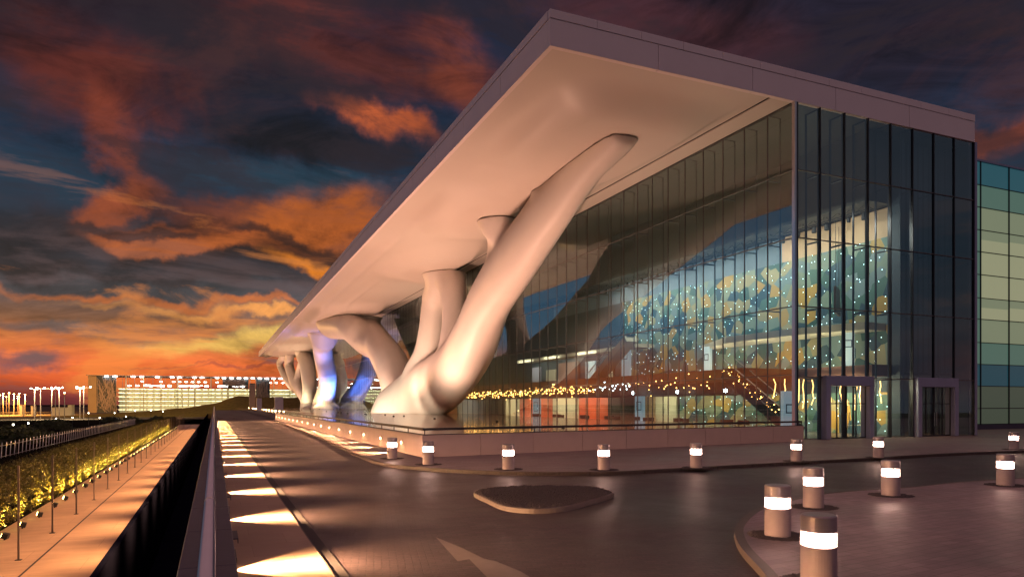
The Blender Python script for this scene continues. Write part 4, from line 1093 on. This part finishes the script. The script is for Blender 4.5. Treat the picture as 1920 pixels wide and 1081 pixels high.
for k in range(100):
    y = -2+k*1.02; MB().bar((0, y-.12, .25), (0, y+.12, 1.18), .02, .11).build('slat', M['slat'], fe)
MB().box(-.02, .02, -3, 101, .98, 1.01).box(-.02, .02, -3, 101, .30, .33).build('rail', M['steel'], fe)
for k in range(12): MB().box(-.06, -.02, -2+k*9-.03, -2+k*9+.03, -.2, 1.1).build('post', M['mullion_dark'], fe)
# garden shrubs and lamps beyond
def shrub_mesh(seed):
    rnd = random.Random(seed); b = MB()
    for _ in range(900):
        v = Vector((rnd.gauss(0, 1), rnd.gauss(0, 1), abs(rnd.gauss(0, 1)))).normalized()*rnd.uniform(.5, 1.0)
        c = Vector((v.x*1.5, v.y*1.5, .15+v.z*1.1+.15*math.sin(v.x*7+seed))); s = rnd.uniform(.08, .16)
        d1 = Vector((rnd.gauss(0, 1), rnd.gauss(0, 1), rnd.gauss(.3, 1))).normalized(); d2 = d1.cross(Vector((rnd.gauss(0, 1), rnd.gauss(0, 1), rnd.gauss(0, 1)))).normalized()
        b.quad(c-d1*s, c+d2*s*.5, c+d1*s, c-d2*s*.5)
    me = bpy.data.meshes.new('foliage'); b.bm.to_mesh(me); b.bm.free(); me.materials.append(M['leafshrub'])
    c = MB()
    for _ in range(7): a = rnd.uniform(0, 6.28); c.tube([(0, 0, 0), (.5*math.cos(a), .5*math.sin(a), .9)], .02, 4)
    cm = bpy.data.meshes.new('stems'); c.bm.to_mesh(cm); c.bm.free(); cm.materials.append(M['twig']); return me, cm
SM = [shrub_mesh(s) for s in (11, 12)]
for k in range(46):
    y = random.uniform(45, 245); x = -16-random.random()**1.3*y*.62
    me, cm = SM[k % 2]; o = empty('garden_shrub', (x, y, gz(x, y)), random.uniform(0, 6)); s = random.uniform(.7, 1.5); o.scale = (s*1.2, s*1.2, s*random.uniform(.6, 1))
    tag(o, 'dark shrub in the unlit garden beyond the slatted fence', 'shrub', 'dark shrubs of the unlit garden')
    for m_ in (me, cm): f = bpy.data.objects.new(m_.name.split('.')[0], m_); COL.objects.link(f); f.parent = o
gl = [(25, 797), (53, 794), (105, 785), (136, 783), (166, 774.5), (187, 783.5), (215, 774.5), (236, 781), (253, 770), (283, 769.5), (305, 772)]
for k, (u, v) in enumerate(gl):
    d = 60+ (800-v)*3.2; r = (u-960)*d/FPX; x, y = r*CT+d*ST, -r*ST+d*CT; z = CAMH-(v-757)*d/FPX
    g0 = gz(x, y) if y < 262 else -2.65
    o = empty('garden_lamp', (x, y, g0)); tag(o, ordinal(k)+' small garden lamp from the left in the dark garden', 'lamp', 'small lamps in the dark garden')
    hh = max(.3, z-g0)
    MB().box(-.03, .03, -.03, .03, 0, hh).build('post', M['black'], o); MB().lathe([(0, hh), (.07, hh+.03), (.07, hh+.13), (0, hh+.16)], 8).build('lamp', M['lamp_white'], o)

# green bank closing the view beyond the trench
BK = [(-110, -3.0), (-60, -2.6), (-37, -1.4), (-13, .6), (.5, 2.8), (9, 6.2), (16, 5.8), (90, 5.2)]
def bank(x, y):
    for (a, za), (c, zc) in zip(BK, BK[1:]):
        if a <= x <= c: h = za+(zc-za)*(x-a)/(c-a); break
    else: h = -3
    yy = max(0, 1-abs(y-338)/34); yy = yy*yy*(3-2*yy)
    return -3.2+(h+3.2)*yy+mnoise.noise(Vector((x*.15, y*.15, 0)))*.4*yy
b = mesh_grid(frange(-110, 90, 70), frange(304, 372, 26), bank)
tag(b.build('grass_bank', M['grass'], smooth=True), kind='structure')
for (x, y, p_) in ((-30, 312, 9000), (-12, 306, 9000), (-52, 320, 8000)): spot('bank_flood', (x, y-14, 2.0), (x+6, y+24, .5), p_, (1, .72, .15), R(60), .8, .3)
for k, (u, v) in enumerate([(349, 774), (374, 774)]):
    p = on_z(u, v, -1.5); p.z = -1.5
    o = empty('path_lamp', p); tag(o, ['bright lamp left at the far end of the lower path', 'bright lamp at the far end of the lower path beside the trench'][k], 'lamp')
    MB().box(-.05, .05, -.05, .05, 0, .8).build('post', M['black'], o); MB().lathe([(0, .8), (.22, .86), (.22, 1.1), (0, 1.2)], 10).build('lamp', M['lamp_orange'], o)
    point('path_lamp_light', (p.x, p.y-1, p.z+1.6), 500, (1, .6, .2), .2)

# distant low wall with lamps, pylon and cabinets
fw = empty('lamp_wall', (11.6, 130, 0)); tag(fw, 'distant low wall with a line of lamps beyond the terrace end', 'wall')
MB().box(0, .3, 0, 150, 0, .9).build('wall_body', M['stone'], fw)
for k in range(16): MB().lathe([(0, .9), (.14, .92), (.14, 1.14), (0, 1.2)], 8, (.15, 4+k*9.4, 0)).build('lamp', M['lamp_warm'], fw)
for k in range(4): spot('lamp_wall_glow', (11.3, 140+k*30, 1.2), (8, 140+k*30, 0), 900, FAN, R(70), .6, .2)
py = on_z(473, 760, 0); d = 240.0; r = (473-960)*d/FPX
px_, py_ = r*CT+d*ST, -r*ST+d*CT
o = empty('pylon', (px_, py_, 0)); tag(o, 'tall beige pylon standing at the far end of the roadway', 'pylon')
MB().box(-1.0, 1.0, -.5, .5, 0, 9.4).build('shaft', M['beige'], o); MB().box(-.9, .9, -.45, .45, 9.4, 9.7).build('cap', M['black'], o)
spot('pylon_light', (px_-1, py_-6, .4), (px_, py_, 6), 2600, (1, .7, .35), R(35), .6, .1)
for k, (u, w_, v0, v1, d) in enumerate(((486, 9, 746, 764, 165), (523, 15, 744, 764, 165))):
    r = (u-960)*d/FPX; x, y = r*CT+d*ST, -r*ST+d*CT; ww = w_*d/FPX/2
    o = empty('utility_cabinet', (x, y, 0)); tag(o, ['narrow pale blue cabinet at the roadway end near the pylon', 'wide pale blue cabinet near the far end of the parapet'][k], 'cabinet')
    MB().box(-ww, ww, -.4, .4, 0.08, CAMH+(757-v0)*d/FPX).build('body', M['box'], o, bevel=.02); MB().box(-ww-.05, ww+.05, -.45, .45, 0, .08).build('base', M['black'], o)

# ------------------------------------------------------------------ far parking structure
PY = 480.0
pk = empty('parking_structure', (-69.5, PY, -2.65)); tag(pk, 'far open multi storey car park with rows of lit decks', 'building')
pinv = Matrix.Translation((69.5, -PY, 2.65))
def pa(o): o.parent = pk; o.matrix_parent_inverse = pinv; return o
GZ = -2.65
xr = lambda u: on_y(u, 757, PY).x
def zat(v, x): return CAMH+(757-v)*(x*ST+PY*CT)/FPX
xA, xB, xC = xr(165), xr(181), xr(218); XEND = 150.0
pa(MB().box(xA, xB, PY, PY+22, GZ, 19.3).build('stair_tower', M['beige']))
pa(MB().box(xA-1, XEND, PY-.5, PY+30, 19.6, 20.0).build('roof_slab', M['lattice']))
decks = [12.3, 9.9, 7.5, 4.9, 2.2, -.4]
for k, z in enumerate(decks):
    pa(MB().box(xC, XEND, PY, PY+30, z-.35, z).build('deck_slab', M['deck']))
    b = MB(); x = xC+1
    while x < XEND:
        b.box(x, x+random.uniform(2.2, 3.6), PY+1.5, PY+2.1, z-.62, z-.40); b.box(x, x+2.6, PY+11, PY+11.6, z-.62, z-.40); x += 3.9
    pa(b.build('deck_lamps', M['lamp_deck']))
pa(MB().box(xC, XEND, PY+14, PY+14.5, GZ, 12.3).build('rear_wall', M['deck']))
for z in decks: area('deck_fill', ((xC+XEND)/2, PY+3, z-.9), ((xC+XEND)/2, PY+14, z-2.2), 11000, (1, .86, .48), XEND-xC, 1.2)  # broad fill light added to brighten the rear wall between decks
b = MB(); x = xC; 
while x < XEND: b.box(x-.09, x+.09, PY-.4, PY-.2, GZ, 19.6); x += 3.3
pa(b.build('facade_fins', M['lattice']))
b = MB()
while x > xC: b.box(x-.25, x+.25, PY+.5, PY+1, GZ, 19.6); x -= 9.5
pa(b.build('columns', M['deck']))
for (a, c) in ((xB, xC), (xr(480), xr(506)), (xr(418), xr(466))):
    b = MB(); z0 = GZ if a < 0 or a < xr(470) and False or a in (xB, xr(480)) else 12.5
    for _ in range(70):
        x0, x1 = random.uniform(a, c), random.uniform(a, c); b.bar((x0, PY-.7-random.random()*.3, random.uniform(z0, 19.4)), (x1, PY-.7-random.random()*.3, random.uniform(z0, 19.4)), .18, .18)
    pa(b.build('lattice_screen', M['lattice']))
    pa(MB().box(a, c, PY-.15, PY+.3, z0, 19.5).build('screen_backing', M['inner_dark']))
for u in (200, 216, 250, 266, 295, 323, 337, 365, 379, 407, 420, 434, 448, 461, 474, 487, 500, 513, 526):
    x = xr(u); pa(MB().box(x-1.0, x+1.0, PY-1.6, PY-.8, 18.9, 19.35).build('roof_lamp', M['lamp_white']))
for u in (267, 302, 326, 337, 349, 361, 373, 385, 407, 507, 518, 530): x = xr(u)*1.01; pa(MB().box(x-.7, x+.7, PY+3, PY+3.6, 16.3, 16.65).build('roof_lamp', M['lamp_white']))
rnd = random.Random(5)
for _ in range(40):
    u = rnd.choice((rnd.uniform(233, 300), rnd.uniform(300, 400), rnd.uniform(330, 380), rnd.uniform(410, 460))); x = xr(u); pa(MB().box(x-.9, x+.9, PY-.15, PY+.3, 13.2+rnd.uniform(0, .9), 13.9+rnd.uniform(0, .4)).build('deck_lamp', M['lamp_white']))

# lamp posts of the far car park
LP = [(6, 738, 300, 1, 0), (17, 737, 300, 1, 0), (26, 739, 330, 1, 0), (36, 738, 330, 1, 0), (47, 740, 330, 1, 0), (0, 741, 360, 1, 0), (65, 729, 230, 2, 1), (76, 728, 230, 2, 1), (97, 728, 230, 3, 1), (104, 730, 260, 2, 1), (111, 727, 230, 2, 1), (121, 737, 260, 1, 0),
      (150, 728, 240, 2, 1), (157, 726, 240, 3, 1), (33, 743, 430, 1, 0), (12, 744, 430, 1, 0)]
for k, (u, v, d, n_, wh) in enumerate(LP):
    r = (u-960)*d/FPX; x, y = r*CT+d*ST, -r*ST+d*CT; z = CAMH+(757-v)*d/FPX; base = -2.65 if y > 262 else gz(x, y)
    o = empty('street_lamp', (x, y, base)); h = z-base
    tag(o, ordinal(sorted(q_[0] for q_ in LP).index(u))+' street lamp from the left in the distant car park, '+('white' if wh else 'orange'), 'street lamp', 'street lamps of the distant car park')
    MB().bar((0, 0, 0), (0, 0, h), .22, .22).build('pole', M['post'], o)
    for q in range(n_):
        xx = (q-(n_-1)/2)*2.0; MB().lathe([(0, h), (.26, h+.1), (.26, h+.3), (0, h+.4)], 8, (xx, 0, 0)).build('lamp_head', M['lamp_white'] if wh else M['lamp_orange'], o)
    if n_ > 1: MB().bar((-(n_-1)*.9, 0, h-.05), ((n_-1)*.9, 0, h-.05), .1, .1).build('arm', M['post'], o)
    if k % 2 == 0: point('street_glow', (x, y-2, z-.6), 110000 if not wh else 12000, (1, .42, .08) if not wh else (1, .75, .42), .4)
# low pale kiosk walls in the far lot
for k, (u0, u1, v0, v1) in enumerate(((130, 137, 758, 771), (100, 130, 763, 768), (41, 44, 758, 767), (61, 65, 760, 767))):
    d = 300; x0 = (u0-960)*d/FPX; x1 = (u1-960)*d/FPX
    o = empty('gate_kiosk', ((x0+x1)/2*CT+d*ST, -(x0+x1)/2*ST+d*CT, -2.65), -TH)
    tag(o, ['pale kiosk left of the car park tower', 'long low pale barrier wall left of the kiosk', 'narrow pale gate pillar at the far left of the lot', 'second pale gate pillar left of the low barrier'][k], 'kiosk' if k < 2 else 'gate pillar')
    w_ = (x1-x0)/2; h = CAMH+(757-v0)*d/FPX+2.65
    MB().box(-w_, w_, -1, 1, 0, h-.2).build('body', M['cream'], o); MB().box(-w_-.1, w_+.1, -1.1, 1.1, h-.2, h).build('roof', M['beige'], o)
